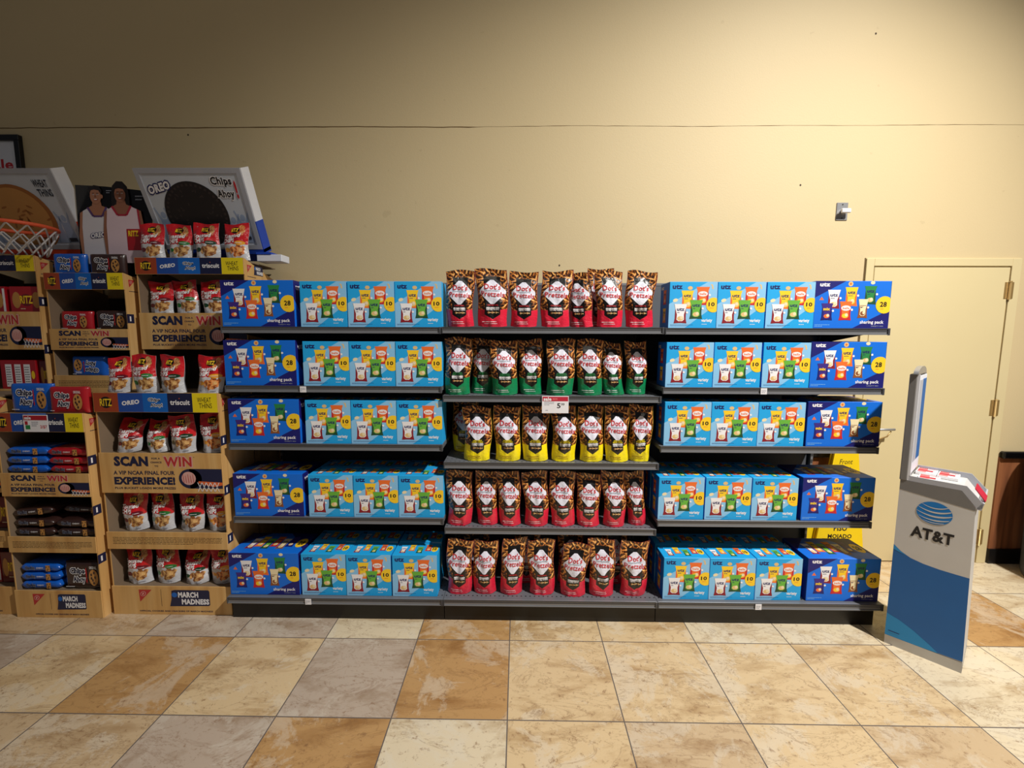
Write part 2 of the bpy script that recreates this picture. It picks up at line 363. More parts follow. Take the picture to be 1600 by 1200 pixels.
for i in range(-12, 14):
    for j in range(-14, 2):
        b = len(V); y1 = min((j+1)*.5, WY+.1); V += [(i*.5, j*.5, 0), ((i+1)*.5, j*.5, 0), ((i+1)*.5, y1, 0), (i*.5, y1, 0)]
        F.append((b, b+1, b+2, b+3)); t = spec_t.get((i, j), R.choice('bbblmg')); tones.append(s2l(TB[t])); shifts.append((R.uniform(0, 40), R.uniform(0, 40), R.uniform(0, 9)))
me.from_pydata(V, [], F)
a = me.attributes.new('tone', 'FLOAT_COLOR', 'FACE'); a2 = me.attributes.new('shift', 'FLOAT_VECTOR', 'FACE')
for i in range(len(F)): a.data[i].color = (*tones[i], 1); a2.data[i].vector = shifts[i]
me.materials.append(G('stone_floor_tile')); fl = bpy.data.objects.new('floor', me); COL.objects.link(fl); struct(fl)
# wainscot panels with cap rail and base, left and right of the door
for nm, x0, x1 in (('trim_2', -6, 2.39), ('trim_3', 3.462, 7)):
    r_ = empty(nm, (0, 0, 0)); struct(r_)
    mb = MB(); mb.box(x0, x1, WY-.012, WY-.0005, .11, .79, 'brown_wainscot'); mb.build('panel', r_)
    mb = MB(); mb.box(x0, x1, WY-.020, WY-.0005, 0.0, .11, 'kick_black'); mb.build('base', r_)
    mb = MB(); mb.box(x0, x1, WY-.040, WY-.0005, .785, .835, 'gloss_black', .008); mb.build('cap_rail', r_)
# door
dr = empty('door_1', (2.922, WY, 0)); struct(dr)
def rel(mb, name, p=dr):
    o = mb.build(name, p); o.location = (-2.922, -WY, 0); return o
mb = MB(); T = .012
mb.box(2.407, 2.460, WY-T, WY+.06, 0, 2.168, 'cream_door_paint', .002); mb.box(3.385, 3.448, WY-T, WY+.06, 0, 2.168, 'cream_door_paint', .002); mb.box(2.460, 3.385, WY-T, WY+.06, 2.117, 2.168, 'cream_door_paint', .002)
rel(mb, 'door_frame')
mb = MB(); mb.box(2.466, 3.377, WY-T+.003, WY+.04, .008, 2.109, 'cream_door_paint', .002); leaf = rel(mb, 'door_leaf')
mb = MB(); mb.box(2.40, 2.4068, WY-.003, WY-.0005, 0, 2.172, 'crack_and_shade'); mb.box(2.46, 3.385, WY+.045, WY+.055, 0, 2.117, 'black'); rel(mb, 'door_gap_shade')  # brown strip paints the shadow line along the left trim; black backs the gaps
for hz in (1.955, 1.145, .20):
    mb = MB(); mb.tube([(3.381, WY-.018, hz-.055), (3.381, WY-.018, hz+.055)], .0075, 'brass', 10)
    for t in (-.058, .058): mb.tube([(3.381, WY-.018, hz+t-.004), (3.381, WY-.018, hz+t+.004)], .009, 'brass', 10)
    mb.box(3.384, 3.408, WY-T-.003, WY-T, hz-.055, hz+.055, 'brass'); mb.box(3.352, 3.376, WY-T-.003+.003, WY-T+.003, hz-.055, hz+.055, 'brass'); rel(mb, 'hinge')
mb = MB(); mb.box(2.515, 2.56, WY-.03, WY-.009, .90, 1.12, 'steel', .003); mb.tube([(2.54, WY-.012, .995), (2.54, WY-.065, .995), (2.56, WY-.072, .997), (2.60, WY-.074, .998), (2.655, WY-.07, .998)], .0085, 'steel', 10)
mb.tube([(2.545, WY-.02, .935), (2.575, WY-.045, .925), (2.615, WY-.06, .945), (2.635, WY-.066, .985)], .005, 'brass', 8); rel(mb, 'handle')
# wall switch
sw = empty('wall_switch', (2.217, WY, 2.477)); tag(sw, 'small steel plate with a protruding knob, high on the yellow wall', 'switch')
mb = MB(); mb.box(-.038, .038, -.006, 0, -.058, .058, 'steel', .002)
for z in (.044, -.044): mb.tube([(0, -.008, z), (0, -.004, z)], .004, 'black', 8)
mb.build('cover_plate', sw)
mb = MB(); mb.tube([(0, -.005, -.004), (0, -.03, -.004)], .017, 'rail_grey', 14); mb.box(-.026, .034, -.046, -.028, -.018, .010, 'white', .004); mb.build('knob', sw)
# door stop
mb = MB(); mb.prism([(0,0),(.05,0),(.05,.03),(.035,.035),(.01,.012)], lambda x, y, t: (2.79+t, WY-.075+x, y), .03, 'black'); tag(mb.build('door_stop'), 'small black rubber door stop on the floor by the door', 'door stop')
# framed sign at left on the wall
fs = empty('framed_sign', (-3.9, WY, 2.6)); tag(fs, 'black framed white wall sign with red letters, cut off at left', 'sign')
mb = MB(); x0, x1, z0, z1 = -.55, .56, -.35, .375
for b in ((x0, x1, z1-.035, z1), (x0, x1, z0, z0+.035), (x0, x0+.035, z0+.035, z1-.035), (x1-.035, x1, z0+.035, z1-.035)): mb.box(b[0], b[1], -.03, 0, b[2], b[3], 'black', .002)
mb.build('frame', fs)
mb = MB(); mb.box(x0+.03, x1-.03, -.012, -.002, z0+.03, z1-.03, 'frame_white'); A = Art(mb, front(-.012)); A.text('sale', .30, .155, .49, .222, 'p_red', 1, .03); mb.build('sign_face', fs)

# ------------------------------------------------------------------ gondola shelving: three sections
SX = [(-1.597, -.383), (-.379, .831), (.835, 2.041)]
BX = [(-1.620, -.382), (-.380, .832), (.834, 2.092)]
ZS = [(1.682, 1.355, 1.025, .594), (1.684, 1.306, .926, .541), (1.682, 1.357, 1.027, .596)]
ZB = .145; YF = .205; YBF = .135; YB = .76
GL = ['left section of grey metal store shelving holding blue snack boxes', 'middle section of grey metal store shelving holding pretzel pouches', 'right section of grey metal store shelving next to the slim sign stand']
def shelf(parent, x0, x1, yf, z, base=False):
    o = MB(); o.box(x0, x1, yf+.008, YB, z-.022, z, 'shelf_grey', 0, {'+z': 'shelf_grey_perforated'})
    if not base:
        for x in (x0+.004, x1-.010):
            o.prism([(YB, z-.022), (YB, z-.12), (YB-.12, z-.075), (yf+.10, z-.022)], lambda a, b, t, x=x: (x+t, a, b), .006, 'rail_dark')
    s = o.build('shelf', parent)
    o = MB(); o.box(x0, x1, yf, yf+.008, z-.034, z+.001, 'rail_grey', .0015)
    o.box(x0+.002, x1-.002, yf-.004, yf, z-.004, z+.001, 'rail_dark'); o.box(x0+.002, x1-.002, yf-.005, yf, z-.034, z-.030, 'rail_grey')
    o.box(x0+.002, x1-.002, yf-.0015, yf, z-.016, z-.012, 'rail_dark')
    o.box(x1-.012, x1, yf-.006, yf, z-.036, z+.002, 'rail_dark', .001); o.box(x0, x0+.006, yf-.006, yf, z-.036, z+.002, 'rail_dark', .001)
    o.build('price_rail', s); return s
for i in range(3):
    x0, x1 = SX[i]; g = empty('shelving_section', ((x0+x1)/2, .45, 0)); tag(g, GL[i], 'shelving', 'joined sections of store shelving')
    cx, cy = g.location.x, g.location.y
    def off(o): o.location = (-cx, -cy, 0); return o
    mb = MB(); mb.box(x0, x1, YB+.001, YB+.022, .10, 1.965, 'panel_grey')
    mb.box(x0, x1, YB-.002, YB+.024, 1.965, 1.985, 'rail_grey', .003); off(mb.build('back_panel', g))
    for x in (x0+.001, x1-.016):
        mb = MB(); mb.box(x, x+.015, YB-.028, YB, .0, 1.98, 'rail_grey')
        for q in range(38):
            z = .16+q*.048
            for dx in (.002, .009): mb.box(x+dx, x+dx+.0035, YB-.0292, YB-.0278, z, z+.026, 'black')
        off(mb.build('upright', g))
    mb = MB(); b0, b1 = BX[i]; mb.box(b0+.001 if i else b0+.006, b1-.001 if i < 2 else b1-.020, .170, .190, 0, .105, 'kick_black')
    mb.box(b0+.01, b0+.03, .19, YB, 0, .105, 'kick_black'); mb.box(b1-.04, b1-.02, .19, YB, 0, .105, 'kick_black'); off(mb.build('kick_plate', g))
    off(shelf(g, b0, b1, YBF, ZB, True))
    for z in ZS[i]: off(shelf(g, x0, x1, YF, z))
# shelf tags
def rail_tag(x, yf, z, label):
    mb = MB(); mb.box(x-.017, x+.017, yf-.0085, yf-.0065, z-.034, z-.001, 'white'); A = Art(mb, front(yf-.0085)); A.lines(x-.013, z-.028, x+.013, z-.008, 3, 'p_grey', 1)
    tag(mb.build('price_tag'), label, 'price tag')
rail_tag(-1.155, YF, 1.355, 'blank white price tag on second-highest shelf edge, left shelving section')
rail_tag(-1.150, YBF, ZB, 'small white price tag on the bottom shelf edge, left shelving section')
rail_tag(1.385, YF, 1.357, 'small white price tag on second-highest shelf edge, right shelving section')
rail_tag(1.395, YBF, ZB, 'small white price tag on the bottom shelf edge, right shelving section')
mb = MB(); mb.box(0, .147, -.001, .001, 0, .096, 'white'); A = Art(mb, front(-.001))
A.rect(.003, .067, .144, .092, 'sale_red', 1); A.text('sale', .008, .069, .052, .089, 'p_white', 2, .04); A.text('save', .058, .074, .085, .084, 'p_pink', 2, .01)
A.text('5', .083, .028, .103, .056, 'p_black', 1, .02); A.text('99', .106, .042, .124, .056, 'p_black', 1, .01)
A.lines(.012, .042, .068, .066, 3, 'p_grey', 1, .3); A.lines(.02, .012, .06, .02, 1, 'p_grey', 1, .4)
o = mb.build('sale_tag', None, (.172, YF-.009, 1.212)); tag(o, 'large white and red sale card reading 5.99 hanging below the green pouches', 'price card')

# ------------------------------------------------------------------ snack boxes
def mini_bag(A, cx, cy, w, h, top, bot, logo='utz', logo_m='ink_navy', l=2, snack='p_tan', mid=None, split=.55, badge=True):
    W, H = w/2, h/2
    pts = [(-1,1),(-.2,.97),(.2,.97),(1,1),(.82,.55),(.86,-.55),(1,-1),(.2,-.96),(-.2,-.96),(-1,-1),(-.86,-.55),(-.82,.55)]
    A.poly([(cx+x*W, cy+y*H) for x, y in pts], bot, l)
    A.poly([(cx+x*W*.98, cy+y*H) for x, y in [(-1,1),(1,1),(.82,.5),(.55,-.1),(.6,-.62),(.3,-.78),(-.3,-.78),(-.6,-.62),(-.55,-.1),(-.82,.5)]], top, l+1)
    if snack: A.ell(cx, cy-.50*H, .50*W, .24*H, snack, l+2, 12); A.ell(cx+.2*W, cy-.42*H, .25*W, .18*H, 'p_cream', l+3, 10)
    if logo: A.text(logo, cx-.58*W, cy+.28*H, cx+.62*W, cy+.60*H, logo_m, l+3, .035)
    A.lines(cx-.5*W, cy+.02*H, cx+.5*W, cy+.2*H, 1, logo_m, l+3, .35)
    if badge: A.ell(cx+W*1.02, cy+.12*H, .006, .006, 'p_white', l+4, 10)
def variety_art(A, W, H):
    A.poly([(-W/2, H*.02-.0), (W*.30, H*.5), (W/2, H*.5), (W/2, H*.02), (-W*.15, -H/2), (-W/2, -H/2)], 'utz_light', 1)
    A.poly([(W/2, -H/2), (-W*.16, -H/2), (W/2, -H*.10)], 'utz_cyan', 2); A.poly([(W*.12, H/2), (W/2, H/2), (W/2, H*.22), (W*.25, H*.38)], 'utz_cyan', 2) if False else None
    A.poly([(-W/2, -H/2), (-W*.05, -H/2), (-W*.30, -H*.36), (-W/2, -H*.28)], 'utz_cyan', 2) if False else None
    A.text('utz', -W*.44, H*.34, -W*.23, H*.44, 'ink_navy', 3, .045)
    def X(p): return (p-.5)*W
    def Y(p): return (.5-p)*H
    A.ell(X(.43), Y(.135), .013, .010, 'p_tan', 3, 12); A.ell(X(.13), Y(.40), .014, .009, 'p_cream', 3, 12, .3)
    A.poly([(X(.85), Y(.05)), (X(.90), Y(.06)), (X(.92), Y(.15)), (X(.89), Y(.16)), (X(.88), Y(.09))], 'p_tan', 3)
    mini_bag(A, X(.38), Y(.39), W*.26, H*.40, 'p_yellow', 'p_orange', l=3)
    mini_bag(A, X(.70), Y(.31), W*.28, H*.40, 'p_orange', 'p_red', None, l=3, snack='p_yellow'); A.ell(X(.70), Y(.26), .026, .014, 'p_white', 7, 14); A.text('balls', X(.63), Y(.285), X(.77), Y(.235), 'p_orange', 8, .03)
    mini_bag(A, X(.57), Y(.60), W*.27, H*.41, 'p_green', 'p_dgreen', l=8); mini_bag(A, X(.245), Y(.69), W*.27, H*.42, 'p_white', 'p_maroon', l=8)
    n = 18; cx, cy, r = X(.93), Y(.50), .040
    pts = [(min(W/2, cx+r*math.cos(2*math.pi*i/n)), cy+r*math.sin(2*math.pi*i/n)) for i in range(n)]; A.poly(pts, 'p_yellow', 9)
    A.text('10', X(.825), Y(.53), X(.955), Y(.44), 'p_black', 10, .035); A.lines(X(.85), Y(.575), X(.95), Y(.555), 1, 'p_orange', 10, .6)
    A.text('variety', X(.69), Y(.89), X(.92), Y(.80), 'p_white', 4, .035); A.lines(X(.70), Y(.93), X(.92), Y(.905), 1, 'p_white', 4, .4)
    A.lines(X(.04), Y(.965), X(.52), Y(.925), 2, 'utz_navy', 4, .3)
def sharing_art(A, W, H):
    def X(p): return (p-.5)*W
    def Y(p): return (.5-p)*H
    A.poly([(X(0), Y(0)), (X(.40), Y(0)), (X(0), Y(.35))], 'utz_navy', 1); A.poly([(X(.52), Y(1)), (X(1), Y(.60)), (X(1), Y(1))], 'utz_navy', 1)
    A.text('utz', X(.055), Y(.115), X(.19), Y(.035), 'p_white', 2, .045)
    A.ell(X(.46), Y(.06), .013, .013, 'p_tan', 2, 14); A.ell(X(.75), Y(.035), .012, .009, 'p_cream', 2, 12); A.ell(X(.46), Y(.06), .006, .006, 'p_orange', 3, 10)
    A.poly([(X(.06), Y(.40)), (X(.12), Y(.40)), (X(.09), Y(.33))], 'p_orange', 2)
    mini_bag(A, X(.25), Y(.385), W*.17, H*.40, 'p_white', 'p_maroon', l=2); mini_bag(A, X(.48), Y(.33), W*.17, H*.40, 'p_yellow', 'p_orange', l=2)
    mini_bag(A, X(.73), Y(.30), W*.165, H*.39, 'p_mgreen', 'p_dgreen', l=2)
    mini_bag(A, X(.17), Y(.65), W*.155, H*.36, 'p_purple', 'utz_navy', None, l=7, snack='p_orange'); A.text('mix', X(.12), Y(.62), X(.21), Y(.56), 'p_yellow', 12, .05)
    mini_bag(A, X(.415), Y(.63), W*.165, H*.40, 'p_orange', 'p_red', None, l=7, snack='p_yellow'); A.ell(X(.42), Y(.57), .026, .014, 'p_white', 11, 14); A.text('balls', X(.375), Y(.595), X(.465), Y(.548), 'p_orange', 12, .03)
    mini_bag(A, X(.645), Y(.58), W*.13, H*.40, 'p_cream', 'p_brown', None, l=7, snack='p_brown'); A.lines(X(.605), Y(.56), X(.685), Y(.50), 2, 'p_brown', 12)
    n = 20; cx, cy, r = X(.925), Y(.50), .046
    A.poly([(min(W/2, cx+r*math.cos(2*math.pi*i/n)), cy+r*math.sin(2*math.pi*i/n)) for i in range(n)], 'p_yellow', 9)
    A.text('28', X(.865), Y(.545), X(.955), Y(.435), 'p_black', 10, .035); A.lines(X(.875), Y(.60), X(.95), Y(.575), 1, 'p_orange', 10, .5)
    A.text('sharing pack', X(.62), Y(.92), X(.935), Y(.83), 'p_white', 3, .022); A.text('VARIETY MIX', X(.77), Y(.965), X(.935), Y(.94), 'p_grey', 3, .01)
    A.lines(X(.02), Y(.97), X(.22), Y(.91), 2, 'utz_light', 3, .3)
def top_art(A, W, D, n, badge):
    """print on the lid: x along the width, y from the front (-D/2) to the back"""
    cols = [('p_white', 'p_maroon'), ('p_yellow', 'p_orange'), ('p_green', 'p_dgreen'), ('p_orange', 'p_red'), ('p_cream', 'p_brown'), ('p_purple', 'utz_navy')][:n]
    for i, (a, b) in enumerate(cols):
        x = -W*.30+i*W*.56/(n-1 if n > 1 else 1); y = (.012 if i % 2 else -.012)
        mini_bag(A, x, y, W*.14*(4/n)**.5, D*.5, a, b, 'utz', l=2+5*(i % 2), badge=False)
    A.ell(W*.40, 0, W*.075, D*.22, 'p_yellow', 3, 16); A.text(badge, W*.355, -D*.10, W*.445, D*.10, 'p_black', 4, .05)
    A.text('utz', -W*.47, D*.22, -W*.38, D*.38, 'ink_navy', 3, .05)
def box_mesh(kind):
    mb = MB()
    if kind == 'variety':
        W, H, D = .2570, .2470, .150; mb.box(-W/2, W/2, 0, D, 0, H, 'utz_cyan', .0015, {'-x': 'utz_blue'})
        variety_art(Art(mb, lambda x, y, o: (x, -o, y+H/2), .00012), W, H)
        top_art(Art(mb, lambda x, y, o: (x, y+D/2, H+o), .00012), W, D, 4, '10')
        side = Art(mb, lambda x, y, o: (-W/2-o, -x+D/2, y+H/2), .00012)
    else:
        W, H, D = .4030, .2520, .255; mb.box(-W/2, W/2, 0, D, 0, H, 'utz_blue', .0015, {'-x': 'utz_navy'})
        sharing_art(Art(mb, lambda x, y, o: (x, -o, y+H/2), .00012), W, H)
        A = Art(mb, lambda x, y, o: (-x, -y+D/2, H+o), .00012); A.poly([(-W*.5, -D*.5), (-W*.1, -D*.5), (-W*.5, D*.3)], 'utz_navy', 1)
        A = Art(mb, lambda x, y, o: (x, y+D/2, H+o), .00012); A.poly([(-W*.5, D*.5), (-W*.5, -D*.1), (-W*.2, D*.5)], 'utz_navy', 1); top_art(A, W, D, 6, '28')
        side = Art(mb, lambda x, y, o: (-W/2-o, -x+D/2, y+H/2), .00012)
        rs = Art(mb, lambda x, y, o: (W/2+o, x+D/2, y+H/2), .00012); rs.poly([(-D/2, H*.5), (D*.5, H*.5), (D/2, -H*.5), (D*.1, -H/2), (-D/2, H*.1)], 'utz_navy', 1); rs.text('utz', -D*.4, H*.30, -D*.05, H*.42, 'p_white', 2, .045)
    mini_bag(side, 0, .045, D*.34, .08, 'p_orange', 'p_red', l=2, badge=False); mini_bag(side, 0, -.055, D*.34, .08, 'p_yellow', 'p_orange', l=2, badge=False)
    side.text('utz', -D*.40, H*.36, -D*.12, H*.44, 'p_white', 2, .05)
    return mb
ROWN = ['top shelf', 'second shelf from top', 'middle shelf', 'second shelf from bottom', 'bottom shelf']
ORD3 = ['left', 'middle', 'right']
VX = {0: [[-1.030, -.768, -.509], [.985, 1.245, 1.508], (-1.393, 1.838)], 1: [[-1.030, -.771, -.512], [.981, 1.243, 1.510], (-1.398, 1.842)],
      2: [[-1.033, -.774, -.515], [.985, 1.244, 1.505], (-1.394, 1.848)], 3: [[-1.034, -.774, -.514], [.970, 1.235, 1.497], (-1.394, 1.851)],
      4: [[-1.072, -.812, -.547], [.998, 1.258, 1.520], (-1.414, 1.880)]}
proto = {'variety': box_mesh('variety').build('variety_snack_box'), 'sharing': box_mesh('sharing').build('sharing_snack_box')}
used = {'variety': False, 'sharing': False}; R = random.Random(11)
def put_box(kind, x, y, z, rz, label, group):
    p = proto[kind]
    o = p if not used[kind] else p.copy()
    if used[kind]: COL.objects.link(o)
    used[kind] = True
    o.location = (x, y, z); o.rotation_euler.z = rz
    tag(o, label, 'snack box', group)
for r in range(5):
    for side in (0, 1):
        zz = (ZS[side*2][r] if r < 4 else ZB)+.0012; yf = YF+.012 if r < 4 else YBF+.028; sn = ('left', 'right')[side]
        for i, x in enumerate(VX[r][side]):
            put_box('variety', x, yf+R.uniform(0, .004), zz, 0, '%s one of three light blue 10-pack variety boxes, %s, %s shelving' % (ORD3[i], ROWN[r], sn), 'light blue variety snack boxes')
            if r >= 3: put_box('variety', x+R.uniform(-.001, .001), yf+.165, zz, 0, 'light blue box behind the %s variety box, %s, %s shelving' % (ORD3[i], ROWN[r], sn), 'light blue variety snack boxes')
        x = VX[r][2][side]
        put_box('sharing', x, yf, zz, R.uniform(-.004, .004), 'wide dark blue 28-count sharing box at the outer end, %s, %s shelving' % (ROWN[r], sn), 'dark blue sharing boxes')

# ------------------------------------------------------------------ flexible packs (surface function + film + print)
class Film:
    def __init__(s, w, h, th, seed, base=.88, seal=.11, curl=0.0, lean=0.0, tilt=0.0, wr=1.0, bottom_flat=True):
        s.w, s.h, s.th, s.sd, s.base, s.seal, s.curl, s.lean, s.tilt, s.wr, s.bf = w, h, th, seed, base, seal, curl, lean, tilt, wr, bottom_flat
    def S(s, u, v, side=1, off=0.0):        # u, v in 0..1
        a = (u-.5)*2; w = s.w*(s.base+(1-s.base)*min(1, v*1.4)) - .005*math.sin(math.pi*min(1, v/.9))
        top = 1-s.seal
        if s.bf: T = s.th*(.92+.25*math.sin(math.pi*min(1, v/top)*.8))*(1-max(0, v/top)**3) if v < top else 0.0
        else: T = s.th*math.sin(math.pi*min(1, max(0, (v-.05)/(top-.05))))**.55 if .05 < v < top else 0.0
        y = -side*(T*max(0, 1-abs(a)**2.4)**.75+.0012)
        sf = side*min(1, T/.012); n = noise.noise(Vector((a*2.1+s.sd*3.7, v*3.6+s.sd, sf*2.0)))*.011 + noise.noise(Vector((a*4.5+s.sd, v*8+s.sd*2, sf*5)))*.005
        edge = 1-abs(a)**6
        y += n*s.wr*edge*(.35+.3*min(1, T/.012))
        y += .006*math.sin(a*3+s.sd)*v**3 + s.lean*v*v*s.h
        x = a*w/2 + s.tilt*v*s.h + s.curl*(v**3)*s.h + .004*math.sin(v*7+s.sd*2)*abs(a)*s.wr
        z = v*s.h + (.004*math.sin(a*2.5+s.sd*1.3)*v**6)*s.wr*1.2 - abs(s.tilt)*0
        if s.bf and v < .12: z += .006*(1-v/.12)*abs(a)**3
        return (x, y-off, z)
    def mesh(s, mb, film, back, nu=16, nv=26):
        V = []; F = []; UV = []
        for j in range(nv+1):
            for i in range(nu+1):
                V.append(s.S(i/nu, j/nv, 1)); UV.append((i/nu, j/nv))
        for j in range(nv):
            for i in range(nu): q = j*(nu+1)+i; F.append((q, q+1, q+nu+2, q+nu+1))
        mb.add(V, F, film, UV, True)
        V = [s.S(i/nu, j/nv, -1) for j in range(nv+1) for i in range(nu+1)]
        F = [(j*(nu+1)+i, (j+1)*(nu+1)+i, (j+1)*(nu+1)+i+1, j*(nu+1)+i+1) for j in range(nv) for i in range(nu)]
        mb.add(V, F, back, smooth=True)
        E = [s.S(i/nu, 0, 1) for i in range(nu+1)]+[s.S(i/nu, 0, -1) for i in range(nu+1)]
        mb.add(E, [(i+1, i, nu+1+i, nu+2+i) for i in range(nu)], back)
        E = [s.S(i/nu, 1, 1) for i in range(nu+1)]+[s.S(i/nu, 1, -1) for i in range(nu+1)]
        mb.add(E, [(i, i+1, nu+2+i, nu+1+i) for i in range(nu)], back)
        for uu in (0, 1):
            E = [s.S(uu, j/nv, 1) for j in range(nv+1)]+[s.S(uu, j/nv, -1) for j in range(nv+1)]
            mb.add(E, [(j, j+1, nv+2+j, nv+1+j) for j in range(nv)], back)
def art_of(mb, f, eps=.0006): return Art(mb, lambda u, v, o: f.S(u, v, 1, .0016+o), eps)
BACK = {'red': mat('pouch_back_red', (150, 30, 46), .3, 0, .5, .4), 'green': mat('pouch_back_green', (20, 90, 56), .3, 0, .5, .4), 'yellow': mat('pouch_back_yellow', (190, 160, 24), .3, 0, .5, .4)}
FLAV = {'red': (('ORIGINAL',), 'p_red'), 'green': (('PARMESAN', 'GARLIC'), 'p_mgreen'), 'yellow': (('HONEY', 'MUSTARD'), 'b_yellow')}
def pouch(color, x, y, z, w, h, seed, rz, tilt, lean, curl, label, group):
    f = Film(w*1.03, h, .034, seed, .91, .11, curl, lean, tilt, 1.0+.6*((seed*37) % 10)/10); mb = MB(); f.mesh(mb, POUCH[color], BACK[color]); A = art_of(mb, f)
    A.text("Dot's", .25, .648, .77, .745, 'p_red', 1, .018, 0, -.02); A.text('Homestyle', .25, .608, .75, .645, 'script_teal', 1, .0, .3, -.01)
    A.text('Pretzels', .13, .525, .89, .612, 'p_red', 1, .012, 0, -.03)
    fl, fm = FLAV[color]
    if len(fl) == 1: A.text(fl[0], .32, .365, .70, .39, fm, 1, .03)
    else: A.text(fl[0], .34, .378, .68, .402, fm, 1, .03); A.text(fl[1], .30, .350, .72, .374, fm, 1, .03)
    A.text('SEASONED', .29, .310, .73, .343, 'p_white', 1, .06); A.text('PRETZEL TWISTS', .30, .288, .72, .305, 'p_white', 1, .04)
    P = [(.33+.38*i/9, .248+.010*math.sin(i*2.1)+.012) for i in range(10)]; Q = [(.33+.38*i/9, .248-.010*math.sin(i*2.1)-.010) for i in range(10)]
    for i in range(9): A.poly([Q[i], Q[i+1], P[i+1], P[i]], 'p_tan' if i % 3 else 'p_brown', 1)
    A.lines(.15, .082, .85, .10, 1, 'p_white' if color != 'yellow' else 'p_brown', 1, .55); A.lines(.22, .05, .80, .066, 1, 'p_white' if color != 'yellow' else 'p_brown', 1, .5)
    A.ell(.5, .945, .018, .010, 'p_white' if False else 'p_tan', 1, 10)
    minz = 0
    o = mb.build('pretzel_pouch', None, (x, y, z+.001), rz); tag(o, label, 'pretzel pouch', group)
NUM = ['leftmost', 'second from left', 'third from left', 'fourth from left', 'fifth from left', 'sixth from left', 'seventh from left', 'eighth from left']
# x, width, height, y, rz, tilt, lean, curl
PR = [
 ('red', [(-.284,.154,.308,0,0,0,0,0), (-.100,.172,.316,0,0,-.03,0,0), (.069,.155,.302,.0,0,0,0,0), (.240,.166,.308,0,0,.04,0,0), (.398,.146,.300,.035,-.45,-.10,0,-.05), (.546,.150,.306,0,.05,-.04,0,0), (.704,.158,.306,0,-.05,.03,0,0)]),
 ('green', [(-.301,.150,.318,0,0,.02,0,0), (-.168,.134,.312,.062,0,.03,0,0), (-.038,.152,.304,0,.08,0,0,-.02), (.116,.136,.310,.026,.06,-.03,0,-.01), (.277,.156,.312,-.005,0,0,0,.02), (.441,.146,.312,0,0,-.02,0,.02), (.584,.122,.296,.02,0,-.09,.1,0), (.718,.126,.300,.045,.1,-.03,0,0)]),
 ('yellow', [(-.191,.158,.308,0,0,0,0,0), (-.018,.150,.312,0,0,-.02,0,0), (.139,.150,.316,0,0,0,0,0), (.306,.142,.310,0,0,0,0,-.02), (.462,.142,.318,.0,.05,-.03,0,0), (.604,.136,.318,-.004,0,-.02,0,0), (.739,.128,.320,.012,-.1,0,0,.02)]),
 ('red', [(-.297,.148,.318,0,0,0,0,0), (-.137,.130,.314,.01,0,-.02,0,0), (-.001,.130,.316,0,0,-.04,0,-.02), (.154,.144,.318,0,.05,-.05,0,0), (.302,.144,.320,.0,0,-.02,0,0), (.453,.136,.306,0,0,-.02,0,.01), (.606,.132,.320,0,0,-.04,0,0), (.739,.112,.314,.026,0,-.05,0,-.05)]),
 ('red', [(-.300,.148,.318,0,0,.03,0,0), (-.151,.138,.310,.005,0,0,0,.03), (.009,.136,.328,.0,.12,-.02,0,.10), (.183,.152,.322,0,0,-.02,0,0), (.359,.152,.306,-.012,-.1,.05,0,.03), (.532,.150,.334,-.008,0,-.02,0,0), (.712,.158,.318,0,0,.02,0,0)])]
CN = {'red': 'red original pretzel pouch', 'green': 'green pretzel pouch', 'yellow': 'yellow honey mustard pretzel pouch'}
R = random.Random(4)
for r, (colr, lst) in enumerate(PR):
    zz = ZS[1][r] if r < 4 else ZB; yb = (YF+.058) if r < 4 else YBF+.085
    for i, (x, w_, h_, dy, rz, ti, le, cu) in enumerate(lst):
        who = NUM[i] if i < len(lst)-1 else 'rightmost'
        pouch(colr, x, yb+dy, zz, w_, h_, r*10+i+1, rz, ti, le, cu, '%s, %s, %s, middle shelving' % (CN[colr], who, ROWN[r]), '%ss on the %s' % (CN[colr], ROWN[r]))
# pouches seen behind the front ones
for colr, x, y, z, rz, label in (
    ('yellow', -.290, YF+.26, ZS[1][2], 0, 'yellow pretzel pouch in deep shadow behind the leftmost front one, middle shelf'),
    ('red', .50, YF+.17, ZS[1][0], .1, 'red pretzel pouch half hidden behind the front row on the top shelf'),
    ('red', -.210, YBF+.20, ZB, .1, 'red pretzel pouch behind the two leftmost ones on the bottom shelf'),
    ('red', .095, YBF+.21, ZB, 0, 'red pretzel pouch behind the gap right of the third, bottom shelf'),
    ('red', .36, YBF+.20, ZB, -.1, 'red pretzel pouch behind the tilted fifth one on the bottom shelf'),
    ('red', .625, YBF+.21, ZB, 0, 'red pretzel pouch behind the gap left of the rightmost, bottom shelf')):
    pouch(colr, x, y, z, .15, .335, int(x*100)+70, rz, 0, 0, .02, label, '%ss set back on the shelves' % CN[colr])

